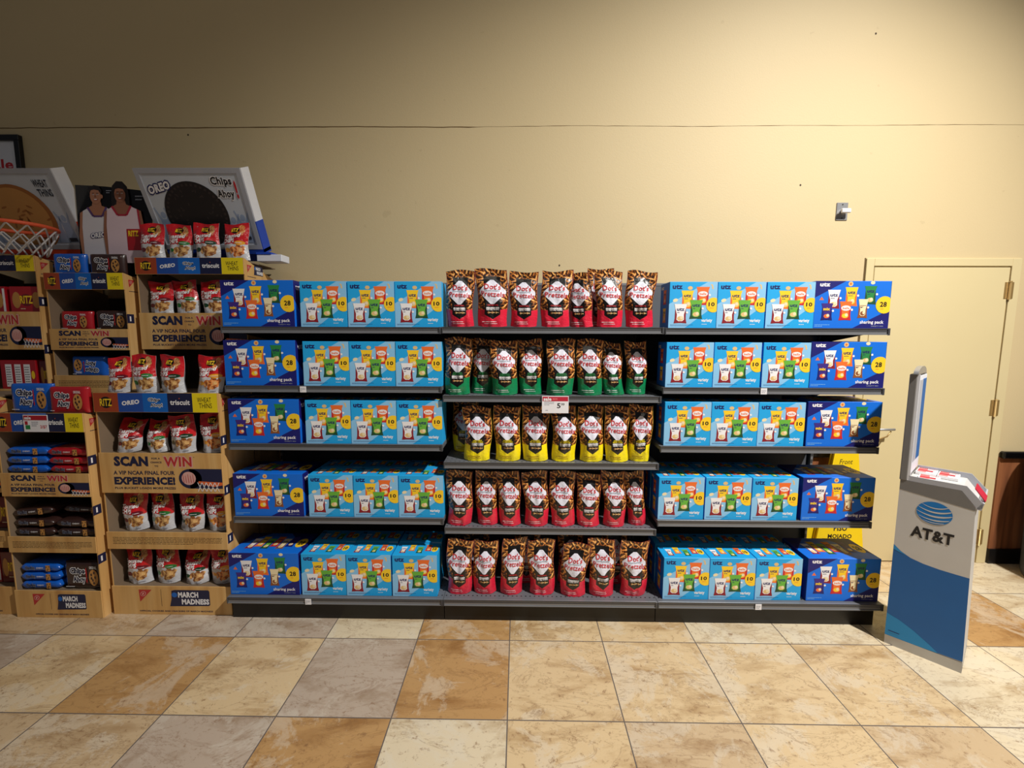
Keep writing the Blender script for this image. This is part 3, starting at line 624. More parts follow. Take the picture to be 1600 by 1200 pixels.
# ------------------------------------------------------------------ cardboard display towers
def brand_strip(A, x0, x1, z0, z1):
    w_ = (x1-x0)/5; h = z1-z0; c = (z0+z1)/2
    for i, m in enumerate(('b_rust', 'b_oreo', 'b_chips', 'b_navy', 'b_yellow')): A.rect(x0+i*w_, z0, x0+(i+1)*w_, z1, m, 1)
    cx = x0+w_/2; A.ell(cx, c, w_*.24, h*.30, 'p_black', 2); A.text('RITZ', cx-w_*.24, c-h*.19, cx+w_*.24, c+h*.19, 'p_yellow', 3, .02)
    cx += w_; A.text('OREO', cx-w_*.36, c-h*.12, cx+w_*.36, c+h*.12, 'p_white', 2, .05, 0, .12)
    cx += w_; A.outline_text('Chips', cx-w_*.28, c+h*.02, cx+w_*.20, c+h*.24, 'b_navy', 'p_white', 2, .02, .11); A.outline_text('Ahoy!', cx-w_*.20, c-h*.26, cx+w_*.28, c-h*.04, 'b_navy', 'p_white', 2, .02, .11)
    cx += w_; A.text('triscuit', cx-w_*.40, c-h*.12, cx+w_*.40, c+h*.14, 'p_white', 2, .03); A.ell(cx-w_*.02, c+h*.22, w_*.02, h*.03, 'm_orange', 2, 8)
    cx += w_; A.text('WHEAT', cx-w_*.30, c+h*.02, cx+w_*.26, c+h*.28, 'p_black', 2, .0); A.text('THINS', cx-w_*.24, c-h*.28, cx+w_*.28, c-h*.02, 'p_black', 2, .0)
def scan_art(A, x0, x1, z0, z1):
    W, H = x1-x0, z1-z0
    def X(p): return x0+p*W
    def Y(p): return z1-p*H
    A.text('SCAN', X(.12), Y(.33), X(.40), Y(.08), 'm_navy', 1, .06)
    A.text('FOR A', X(.43), Y(.155), X(.50), Y(.11), 'm_navy', 1, .03); A.text('CHANCE', X(.42), Y(.25), X(.51), Y(.205), 'm_navy', 1, .03); A.text('TO', X(.45), Y(.345), X(.48), Y(.30), 'm_navy', 1, .03)
    A.outline_text('WIN', X(.53), Y(.33), X(.755), Y(.09), 'm_red', 'm_pink', 1, .03, .07); A.text('*', X(.77), Y(.12), X(.78), Y(.085), 'm_navy', 1, .03)
    A.text('A VIP NCAA FINAL FOUR', X(.11), Y(.54), X(.61), Y(.44), 'm_navy', 1, .03); A.text('EXPERIENCE!', X(.11), Y(.79), X(.61), Y(.59), 'm_navy', 1, .06)
    A.text('PLUS BUCKET LOADS MORE PRIZES', X(.11), Y(.90), X(.61), Y(.845), 'm_navy', 1, .03)
    A.ell(X(.735), Y(.63), W*.094, H*.245, 'm_navy', 1, 28); A.rect(X(.73), Y(.875), X(.995), Y(.385), 'm_navy', 1)
    A.ell(X(.722), Y(.62), W*.058, H*.165, 'm_pink', 2, 24)
    for q in range(5): A.poly([(X(.675+.02*q), Y(.52+.03*(q % 2))), (X(.678+.02*q), Y(.52+.03*(q % 2))), (X(.685+.02*q), Y(.73)), (X(.68+.02*q), Y(.73))], 'm_red', 3)
    A.poly([(X(.80), Y(.69)), (X(.995), Y(.72)), (X(.995), Y(.79)), (X(.92), Y(.83)), (X(.80), Y(.74))], 'm_orange', 2)
    for q in range(5):
        a = .79+q*.035; A.poly([(X(a), Y(.72)), (X(a+.006), Y(.72)), (X(a+.040), Y(.95)), (X(a+.034), Y(.95))], 'p_white', 3); A.poly([(X(a+.034), Y(.72)), (X(a+.040), Y(.72)), (X(a+.006), Y(.95)), (X(a), Y(.95))], 'p_white', 3)
def nabisco(A, cx, cy, s, l=1):
    A.poly([(cx-s, cy+s), (cx+s, cy+s), (cx-s*.9, cy-s*.95)], 'm_red', l); A.ell(cx-s*.35, cy+s*.35, s*.46, s*.36, 'm_pink', l+1, 16, .6); A.ell(cx-s*.35, cy+s*.35, s*.38, s*.28, 'm_red', l+2, 16, .6); A.ell(cx-s*.35, cy+s*.35, s*.10, s*.24, 'm_pink', l+3, 10, -.6)
def madness(A, x0, x1, z0, z1, l=1):
    W, H = x1-x0, z1-z0
    A.poly([(x0+.06*W, z1-.05*H), (x0+.14*W, z1), (x0+.97*W, z1), (x1, z1-.08*H), (x1, z0+.1*H), (x1-.03*W, z0+.04*H), (x0, z0), (x0+.05*W, z0+.45*H)], 'm_navy', l)
    A.ell(x0+.13*W, z1-.3*H, .07*W, .15*H, 'b_chips', l+1, 14); A.text('MARCH', x0+.22*W, z0+.54*H, x0+.72*W, z0+.88*H, 'p_white', l+1, .05); A.text('MADNESS', x0+.30*W, z0+.12*H, x0+.98*W, z0+.46*H, 'p_white', l+1, .05)
def tower(label, name, x0, x1, y0, y1, ztop, trays, posts=True):
    """trays: list of (z0, z1, kind); the shelf floor sits just under each tray's lip"""
    t = empty(name, ((x0+x1)/2, (y0+y1)/2, 0)); tag(t, label, 'display stand', 'cardboard snack display stands'); cx, cy = t.location.x, t.location.y
    def off(o): o.location = (-cx, -cy, 0); return o
    th = .006
    mb = MB(); mb.box(x0+th, x1-th, y1-th, y1, 0, ztop-.12, 'kraft_dark'); off(mb.build('back_panel', t))
    for s, x in ((-1, x0), (1, x1-th)):
        mb = MB(); mb.prism([(y0+.004, 0), (y1, 0), (y1, ztop-.10), (y1-.03, ztop-.10), (y0+.004, ztop)], lambda a, b, d, x=x: (x+d, a, b), th, 'wood_print_cardboard')
        # inner face is raw board
        xi = x+th+.0006 if s < 0 else x-.0006
        mb.face([(xi, y0+.006, .0), (xi, y1-.008, .0), (xi, y1-.008, ztop-.10), (xi, y0+.006, ztop-.004)], 'raw_cardboard')
        if s > 0:
            A = Art(mb, lambda a, b, o, x=x: (x+th+o, y0+a, b))
            nz = ztop-.06
            nabisco(A, .055, nz, .024); madness(A, .10, .20, nz-.03, nz+.03); A.lines(.03, nz-.05, .20, nz-.042, 1, 'm_navy', 1, .5)
            for q in range(4):
                zq = ztop-.30-q*.29
                if zq > .1: A.rect(0, zq, .05, zq+.055, 'm_navy', 1); A.text('1', .018, zq+.012, .028, zq+.042, 'p_white', 2, .05)
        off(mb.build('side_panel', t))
    for z0, z1, kind in trays:
        zf = z1-.012 if kind == 'brand' else z1-.012
        mb = MB(); mb.box(x0+th, x1-th, y0+th, y1-th, zf-.006, zf, 'raw_cardboard'); sh = off(mb.build('shelf', t))
        mb = MB(); mb.box(x0-.001, x1+.001, y0-.004, y0+.002, z0, z1, 'wood_print_cardboard', .001); A = Art(mb, front(y0-.004), .0004)
        if kind == 'brand': brand_strip(A, x0+.002, x1-.002, z0+.002, z1-.001)
        elif kind == 'scan': scan_art(A, x0, x1, z0, z1)
        elif kind == 'fine': A.lines(x0+.05*(x1-x0), z0+.28*(z1-z0), x1-.04*(x1-x0), z1-.28*(z1-z0), 5, 'kick_black', 1, .28)
        elif kind == 'base':
            W = x1-x0; H = z1-z0; nabisco(A, x0+.28*W, z0+.66*H, .22*H); A.rect(x0+.41*W, z0+.3*H, x0+.413*W, z0+.9*H, 'kraft_dark', 1); madness(A, x0+.48*W, x0+.82*W, z0+.30*H, z0+.88*H)
            A.text('OFFICIAL COOKIES AND CRACKERS OF MARCH MADNESS', x0+.22*W, z0+.10*H, x0+.84*W, z0+.155*H, 'm_navy', 1, .03)
        off(mb.build('tray_front', t))
    return t
RX = (-2.333, -1.632); MX = (-2.868, -2.362); LX = (-3.45, -2.893); YL = .190; YM = .150; YL2 = .175; YU = .505; YE = .878
tower('lower right wood-print cardboard display stand holding red chip bags beside the shelving', 'cardboard_display', *RX, YL, .495, 1.315, [(1.205, 1.315, 'brand'), (.738, .972, 'scan'), (.402, .505, 'fine'), (0, .175, 'base')])
tower('lower middle wood-print cardboard display stand holding cookie packs', 'cardboard_display', *MX, YM, .455, 1.205, [(1.098, 1.205, 'brand'), (.727, .862, 'scan'), (.395, .49, 'fine'), (0, .165, 'base')])
tower('lower left wood-print cardboard display stand cut off by the photo edge', 'cardboard_display', *LX, YL2, .445, 1.30, [(1.19, 1.30, 'brand'), (.74, .95, 'scan'), (.41, .51, 'fine'), (0, .17, 'base')])
tower('upper right cardboard display stand under the large black cookie backboard', 'cardboard_display', -2.300, -1.632, YU, YE, 2.103, [(2.003, 2.103, 'brand'), (1.546, 1.770, 'scan')])
tower('upper middle cardboard display stand in front of the two basketball players', 'cardboard_display', -2.828, -2.342, .462, YE, 2.006, [(1.906, 2.006, 'brand'), (1.541, 1.670, 'scan'), (1.28, 1.385, 'fine')])
tower('upper left cardboard display stand under the orange hoop', 'cardboard_display', -3.42, -2.865, .452, YE, 2.108, [(2.012, 2.108, 'brand'), (1.543, 1.773, 'scan'), (1.26, 1.30, 'fine')])

# toasted chip bags
def chip_bag(x, y, z, w_, h_, flav, seed, rz, tilt, lean, label, group):
    f = Film(w_, h_, .036, seed, .94, .07, 0, lean, tilt, 1.3, True); mb = MB(); f.mesh(mb, CHIP[flav], G('pk_silver'), 14, 20); A = Art(mb, lambda u, v, o: f.S(u, v, 1, .0032+o), .0006)
    A.text('RITZ', .38, .77, .66, .875, 'p_yellow', 1, .04); A.text('Toasted', .07, .60, .80, .715, 'p_white', 1, .035, .25, .05); A.text('CHIPS', .08, .465, .55, .585, 'p_white', 1, .05, 0, .05)
    A.lines(.60, .46, .88, .48, 1, 'p_white', 1, .6); A.lines(.10, .06, .34, .10, 1, 'p_grey', 1, .8); A.lines(.62, .05, .90, .08, 1, 'p_grey', 1, .6)
    tag(mb.build('chip_bag', None, (x, y, z+.001), rz), label, 'chip bag', group)
def xs_at(pxs, y):   # not a projection: interpolates evenly spaced stations across a stand
    return pxs
ROWS = [('top of the upper stand', 2.092, .575, [(-2.232,.150,.225,0,.0,0,0), (-2.065,.155,.222,1,0,0,0), (-1.893,.158,.228,2,.02,0,0), (-1.713,.160,.228,3,-.05,0,0)]),
        ('second tier of the upper stand', 1.759, .575, [(-2.205,.150,.205,0,0,0,0), (-2.045,.155,.215,1,0,-.08,0), (-1.868,.155,.212,2,.05,-.06,0), (-1.708,.130,.205,3,0,0,0)]),
        ('top of the lower stand', 1.304, .262, [(-2.243,.132,.205,0,.0,.10,0), (-2.088,.140,.218,1,0,-.06,0), (-1.925,.155,.215,2,-.15,-.04,0), (-1.722,.150,.215,3,.05,.10,0)]),
        ('second tier of the lower stand', .961, .262, [(-2.222,.138,.185,0,.1,.10,.25), (-2.052,.128,.180,1,0,-.06,.2), (-1.892,.150,.215,2,0,-.05,0), (-1.722,.150,.225,3,0,0,0)]),
        ('third tier of the lower stand', .494, .262, [(-2.215,.146,.220,0,0,.0,0), (-2.050,.150,.225,1,-.15,-.08,0), (-1.880,.150,.220,2,-.08,.03,0), (-1.722,.146,.225,3,0,0,0)]),
        ('bottom tier of the lower stand', .164, .262, [(-2.215,.150,.215,0,0,-.05,0), (-2.050,.158,.225,1,-.15,-.03,0), (-1.880,.146,.190,2,0,0,.2), (-1.724,.140,.215,3,0,.0,0)])]
ST = {0: 'leftmost', 1: 'second from left', 2: 'third from left', 3: 'rightmost'}
for ri, (where, z, y, lst) in enumerate(ROWS):
    for i, (x, w_, h_, fl, rz, ti, le) in enumerate(lst):
        chip_bag(x, y+.008*(i % 2), z, w_, h_, fl, ri*7+i+1, rz, ti, le, 'red toasted chip bag, %s, %s' % (ST[i], where), 'red toasted chip bags on the cardboard stands')

# cookie packs: pillow packs, standing (front seen) or lying flat (edge seen)
def cookie_front(A, w_, h_, rot=False):
    sx = -1 if rot else 1
    def r4(x0, y0, x1, y1): return (x0, y0, x1, y1) if not rot else (-x1, -y1, -x0, -y0)
    def tx(s, x0, y0, x1, y1, m, om): q = r4(x0, y0, x1, y1); A.outline_text(s, *q, m, om, 1, .03, .12, rot=rot)
    tx('Chips', -w_*.30, h_*.03, w_*.06, h_*.30, 'b_navy', 'p_white'); tx('Ahoy', -w_*.24, -h_*.28, w_*.06, -h_*.01, 'b_navy', 'p_white')
    q = r4(w_*.085, -h_*.26, w_*.115, h_*.32); A.text('!', *q, 'p_red', 3, .08, rot=rot)
    A.ell(sx*w_*.27, -sx*h_*.06, w_*.115, h_*.30, 'cracker', 1, 18)
    for a, b in ((.22, .05), (.29, .12), (.25, -.15), (.31, -.05), (.27, -.26), (.22, -.08)): A.ell(sx*w_*a, sx*h_*b, w_*.022, h_*.055, 'pk_brown', 2, 8)
    q = r4(w_*.18, h_*.26, w_*.36, h_*.36); A.text('ORIGINAL', *q, 'p_white', 1, .02, rot=rot)
    A.lines(-w_*.44, -h_*.42, -w_*.15, -h_*.36, 1, 'p_white', 1, .4)
def cookie_pack(film, x, y, z, w_, h_, d_, lying, rz, label, group, rot=False, tilt=0):
    """pillow with crimped ends along x; standing: broad face to the front, lying: broad face up"""
    mb = MB(); nx, na = 20, 20; R2 = random.Random(int(x*1000)+int(z*977))
    hh, dd = (d_/2, h_/2) if lying else (h_/2, d_/2)       # half height (z), half depth (y)
    V = []
    for i in range(nx+1):
        t = i/nx*2-1; e = abs(t); k_ = (1-max(0, (e-.80)/.20)**2*.93) if e > .80 else 1.0
        for j in range(na):
            a = 2*math.pi*j/na; ca, sa = math.cos(a), math.sin(a); p = .45
            Y = dd*math.copysign(abs(ca)**p, ca); Z = hh*math.copysign(abs(sa)**p, sa)
            if lying: Z *= k_; Y *= (.95+.05*k_)
            else: Y *= k_; Z *= (.96+.04*k_)
            n = noise.noise(Vector((t*4+x*9, a*1.5, z*7)))*.004*(1 if e > .6 else .5)
            V.append((t*w_/2, Y+n, Z+n*.8))
    F = [(i*na+j, i*na+(j+1) % na, (i+1)*na+(j+1) % na, (i+1)*na+j) for i in range(nx) for j in range(na)]
    F += [tuple(range(na))[::-1], tuple(range(nx*na, nx*na+na))]
    mb.add(V, F, film, smooth=True)
    fy = -dd-.0022
    A = Art(mb, lambda a, b, o: (a, fy-o, b), .0005)
    if lying:
        A.outline_text('Chips Ahoy', -w_*.34, -hh*.45, -w_*.12, hh*.5, 'b_navy', 'p_grey', 1, .02, .08); A.text('CHEWY', -w_*.08, -hh*.1, w_*.10, hh*.25, 'p_white', 1, .03)
        A.rect(w_*.16, -hh*.75, w_*.27, hh*.75, 'cracker', 1)
        for a, b in ((.18, .3), (.22, -.2), (.25, .4), (.20, -.5)): A.ell(w_*a, hh*b, w_*.012, hh*.16, 'pk_brown', 2, 8)
    else: cookie_front(A, w_, h_, rot)
    o = mb.build('cookie_pack', None, (x, y, z+hh+.003), rz); o.rotation_euler.y = tilt
    tag(o, label, 'cookie pack', group)
GCS, GCL = 'chocolate chip cookie packs standing in the trays', 'chocolate chip cookie packs lying stacked in the trays'
cookie_pack('pk_blue', -2.715, .53, 1.994, .205, .132, .05, False, 0, 'blue cookie pack, left one standing on top of the upper middle stand', GCS)
cookie_pack('pk_brown', -2.482, .53, 1.994, .222, .130, .05, False, 0, 'brown cookie pack, right one standing on top of the upper middle stand', GCS)
cookie_pack('pk_red', -2.708, .53, 1.658, .20, .120, .05, False, 0, 'red cookie pack standing in the upper middle stand below the brand strip', GCS)
cookie_pack('pk_brown', -2.478, .53, 1.658, .215, .125, .05, False, 0, 'brown cookie pack standing in the upper middle stand below the brand strip', GCS)
cookie_pack('pk_blue', -2.655, .53, 1.373, .225, .125, .05, False, 0, 'blue cookie pack standing upside down in the lowest upper middle tier', GCS, rot=True)
cookie_pack('pk_blue', -2.715, .235, 1.193, .245, .165, .05, False, 0, 'blue cookie pack standing on top of the lower middle stand', GCS)
cookie_pack('pk_red', -2.478, .210, 1.193, .225, .150, .05, False, 0, 'red cookie pack standing on top of the lower middle stand', GCS)
for i, who in enumerate(('bottom', 'middle', 'top')):
    cookie_pack('pk_blue', -2.742+.004*i, .250, .850+.052*i, .235, .15, .046, True, .01*i, 'blue cookie pack lying flat, %s of stack in second tier of lower middle stand' % who, GCL)
    cookie_pack('pk_red', -2.494-.004*i, .250, .850+.050*i, .235, .15, .046, True, -.01*i, 'red cookie pack lying flat, %s of stack in second tier of lower middle stand' % who, GCL)
    cookie_pack('pk_brown', -2.742, .250, .478+.054*i+(.012 if i == 2 else 0), .235, .15, .048, True, .0, 'brown cookie pack lying flat, %s of the left stack in third tier' % who, GCL, tilt=-.10 if i == 2 else 0)
    if i < 2: cookie_pack('pk_brown', -2.494, .250, .478+.052*i, .235, .15, .048, True, .0, 'brown cookie pack lying flat, %s of the right stack in third tier' % who, GCL)
    cookie_pack('pk_blue', -2.742+.003*i, .250, .153+.053*i, .235, .15, .048, True, 0, 'blue cookie pack lying flat, %s of stack in the bottom tier' % who, GCL)
cookie_pack('pk_brown', -2.494, .290, .478+.116, .225, .13, .045, True, .12, 'brown cookie pack lying askew on top of the right stack in third tier', GCL, tilt=.10)
cookie_pack('pk_brown', -2.490, .205, .153, .235, .165, .05, False, 0, 'brown cookie pack standing in the bottom tier beside blue stack', GCS)
# sale card on the lower middle stand
mb = MB(); mb.box(0, .137, -.001, .001, 0, .096, 'white'); A = Art(mb, front(-.001))
A.rect(.003, .066, .134, .092, 'pk_red', 1); A.text('sale', .008, .070, .045, .088, 'p_white', 2, .04); A.text('2/$7', .092, .018, .130, .038, 'p_red', 1, .02); A.rect(.008, .04, .024, .06, 'pk_red', 1); A.rect(.010, .015, .036, .038, 'p_mgreen', 1); A.lines(.045, .03, .085, .06, 3, 'p_grey', 1)
tag(mb.build('sale_tag', None, (-2.690, YM-.009, 1.100)), 'white and red sale card reading 2/$7 on the lower middle stand', 'price card')

# cracker boxes in the left stand
def cracker_box(x, y, z, w_, h_, d_, kind, rz, label):
    mb = MB(); mb.box(-w_/2, w_/2, 0, d_, 0, h_, 'ritz_red' if kind != 'dark' else 'ritz_dark', .002); A = Art(mb, lambda a, b, o: (a, -o, b+h_/2), .0005)
    if kind == 'facts':
        for q in (-.36, -.10, .16): A.rect(w_*q, -h_*.40, w_*(q+.18), h_*.36, 'p_white', 1); A.lines(w_*(q+.02), -h_*.35, w_*(q+.16), h_*.30, 8, 'p_black', 2, .25)
        A.ell(w_*.41, 0, w_*.05, h_*.14, 'p_yellow', 1)
    else:
        A.ell(-w_*.30, 0, w_*.13, h_*.30, 'cracker', 1, 16); A.ell(w_*.30, 0, w_*.13, h_*.30, 'cracker', 1, 16)
        A.ell(0, 0, w_*.20, h_*.22, 'ritz_dark', 2, 16); A.text('RITZ', -w_*.19, -h_*.13, w_*.19, h_*.16, 'p_yellow', 3, .03); A.rect(w_*.42, -h_*.42, w_*.49, h_*.42, 'p_white', 1); A.lines(-w_*.2, -h_*.36, w_*.2, -h_*.28, 1, 'p_cream', 1)
    tag(mb.build('cracker_box', None, (x, y, z+.001), rz), label, 'cracker box', 'red cracker boxes in the left stand')
cracker_box(-2.982, .49, 1.762, .205, .165, .08, 'front', 0, 'red cracker box with yellow logo, right one in the upper left stand')
cracker_box(-3.215, .49, 1.762, .205, .165, .08, 'front', 0, 'red cracker box cut by the photo edge in the upper left stand')
cracker_box(-3.085, .49, 1.290, .225, .185, .08, 'facts', 0, 'red cracker box showing white nutrition panels in the upper left stand')
cracker_box(-2.918, .50, 1.290, .085, .180, .08, 'dark', 0, 'narrow dark red cracker box beside the white nutrition panels')
for z, who in ((.940, 'second tier'), (.500, 'third tier'), (.160, 'bottom tier')):
    cracker_box(-2.968, .235, z, .135, .190, .08, 'dark', 0, 'dark red cracker box at the right end, %s of the lower left stand' % who)
    cracker_box(-3.118, .235, z, .150, .190, .08, 'front', 0, 'red cracker box next to the dark one, %s of the lower left stand' % who)

# backboards on top of the stands
def backboard(name, label, x0, x1, side_lo, logos, kind):
    z1, z0 = 2.622, 2.19; y1, y0 = .500, .700
    t = empty(name, (x0, y0, z0)); tag(t, label, 'backboard')
    W = x1-x0; H = math.hypot(z1-z0, y1-y0); up = Vector((0, (y1-y0)/H, (z1-z0)/H)); nrm = Vector((0, -(z1-z0)/H, (y1-y0)/H)); D = .085
    def F(a, b, off): v = Vector((a, 0, 0))+up*b+nrm*off; return (v.x, v.y, v.z)
    def bar(mb, a0, a1, b0, b1, d0, d1, m, fm=None):
        P = [F(a, b, d) for d in (d0, d1) for b in (b0, b1) for a in (a0, a1)]
        for q, key in (((4,5,7,6),'f'), ((0,2,3,1),'b'), ((1,3,7,5),'r'), ((0,4,6,2),'l'), ((2,6,7,3),'t'), ((0,1,5,4),'d')): mb.add([P[i] for i in q], [(0,1,2,3)], (fm or {}).get(key, m))
    mb = MB(); fr = .028
    for a0, a1, b0, b1 in ((0, W, H-fr, H), (0, W, 0, fr), (0, fr, fr, H-fr), (W-fr, W, fr, H-fr)): bar(mb, a0, a1, b0, b1, -.01, .006, 'frame_grey')
    mb.build('frame', t)
    for nm, b0, b1, m in (('side_upper', H*.36, H, 'frame_white'), ('side_lower', -.02, H*.36, side_lo)):
        mb = MB(); bar(mb, W, W+.006, b0, b1, -D, .004, m); mb.build(nm, t)
    mb = MB(); bar(mb, fr, W-fr, fr, H-fr, -.008, 0, 'poster_pale'); A = Art(mb, lambda a, b, o: F(a, b, o), .0006)
    A.rect(fr+.012, fr+.012, W-fr-.012, H-fr-.012, 'poster_pale', 1)
    R2 = random.Random(2 if kind == 'cookie' else 9)
    for q in range(9):           # cheering crowd silhouettes
        a = fr+.05+q*(W-.15)/8; b = fr+.05+R2.uniform(0, .05)
        A.poly([(a-.035, fr+.013), (a+.035, fr+.013), (a+.025, b+.05), (a+.045, b+.12), (a+.038, b+.125), (a+.012, b+.06), (a-.012, b+.06), (a-.04, b+.13), (a-.047, b+.125), (a-.025, b+.05)], 'poster_blue', 2); A.ell(a, b+.085, .016, .020, 'poster_blue', 2, 12)
    if kind == 'cookie':
        cx, cy, r = W*.46, H*.44, H*.41; A.ell(cx, cy, r, r, 'cookie', 4, 48); 
        for i in range(40):
            a = 2*math.pi*i/40; A.poly([(cx+r*.93*math.cos(a), cy+r*.93*math.sin(a)), (cx+r*.93*math.cos(a+.08), cy+r*.93*math.sin(a+.08)), (cx+r*.86*math.cos(a+.08), cy+r*.86*math.sin(a+.08)), (cx+r*.86*math.cos(a), cy+r*.86*math.sin(a))], 'cookie2', 5)
        for i in range(34):
            a = R2.uniform(0, 6.28); q = r*R2.uniform(.3, .78); A.ell(cx+q*math.cos(a), cy+q*math.sin(a), r*.05, r*.02, 'cookie2', 5, 8, R2.uniform(0, 3))
        A.text('OREO', W*.06, H*.71, W*.30, H*.84, 'ink_navy', 5, .16, 0, .25); A.text('OREO', W*.07, H*.725, W*.29, H*.825, 'p_white', 6, .05, 0, .25)
        A.outline_text('Chips', W*.69, H*.78, W*.885, H*.90, 'p_black', 'p_white', 5, .03, .10); A.outline_text('Ahoy', W*.72, H*.63, W*.88, H*.75, 'p_black', 'p_white', 5, .03, .10); A.text('!', W*.90, H*.64, W*.92, H*.86, 'p_red', 6, .08)
        mat('logo_dark', (50, 54, 66), .6); A.rect(W*.86, H*.13, W*.92, H*.17, 'logo_dark', 5)
    else:
        cx, cy, r = W*.50, H*.40, H*.42; A.ell(cx, cy, r, r, 'cracker2', 4, 40); A.ell(cx-.01, cy+.005, r*.90, r*.88, 'cracker', 5, 36)
        for i in range(26):
            a = R2.uniform(0, 6.28); q = r*R2.uniform(.1, .8); A.ell(cx+q*math.cos(a), cy+q*math.sin(a), r*.10, r*.03, 'cracker2', 6, 8, R2.uniform(0, 3))
        A.text('WHEAT', W*.76, H*.78, W*.90, H*.87, 'logo_dark', 5, .03); A.text('THINS', W*.77, H*.67, W*.91, H*.76, 'logo_dark', 5, .03); A.rect(W*.85, H*.10, W*.93, H*.15, 'logo_dark', 5)
    mb.build('printed_panel', t)
    mb = MB(); bar(mb, W*.1, W*.9, -.088, .02, -.04, -.032, side_lo)
    bar(mb, W*.02, W+.006, -.03, 0, -D, .004, side_lo); mb.build('support', t)
    return t
mat('logo_dark', (50, 54, 66), .6)
b = backboard('backboard', 'white framed cardboard backboard with black cookie picture and blue side', -2.262, -1.618, 'head_blue', None, 'cookie')
mb = MB(); mb.box(-1.640, -1.480, .66, .76, 2.106, 2.150, 'frame_white', .003, {'-y': 'frame_white'}); mb.box(-1.64, -1.545, .655, .765, 2.150, 2.163, 'head_blue'); o = mb.build('bracket', b); o.location = (2.262, -.70, -2.19)
b = backboard('backboard', 'white framed cardboard backboard with tan cracker picture behind the hoop', -3.402, -2.758, 'head_orange', None, 'cracker')
hp = empty('basketball_hoop', (-2.95, .44, 2.27)); tag(hp, 'orange toy basketball rim with white net at the left edge', 'hoop')
mb = MB(); rr = .185; mb.tube([(rr*math.cos(2*math.pi*i/32), rr*math.sin(2*math.pi*i/32), 0) for i in range(32)], .011, 'rim_orange', 8, True); mb.box(-.05, .05, rr, .212, -.02, .012, 'rim_orange', .003); mb.build('rim', hp)
mb = MB(); K = 14
for j in range(3):
    for i in range(K):
        r0 = rr*(1-.10*j); r1 = rr*(1-.10*(j+1)); z0 = -.008-.05*j; z1 = -.008-.05*(j+1)
        for s in (1, -1):
            a0 = 2*math.pi*(i+.5*(j % 2))/K; a1 = a0+s*math.pi/K
            mb.tube([(r0*math.cos(a0), r0*math.sin(a0), z0), (r1*math.cos(a1), r1*math.sin(a1), z1)], .0048, 'net_white', 5)
mb.build('net', hp)
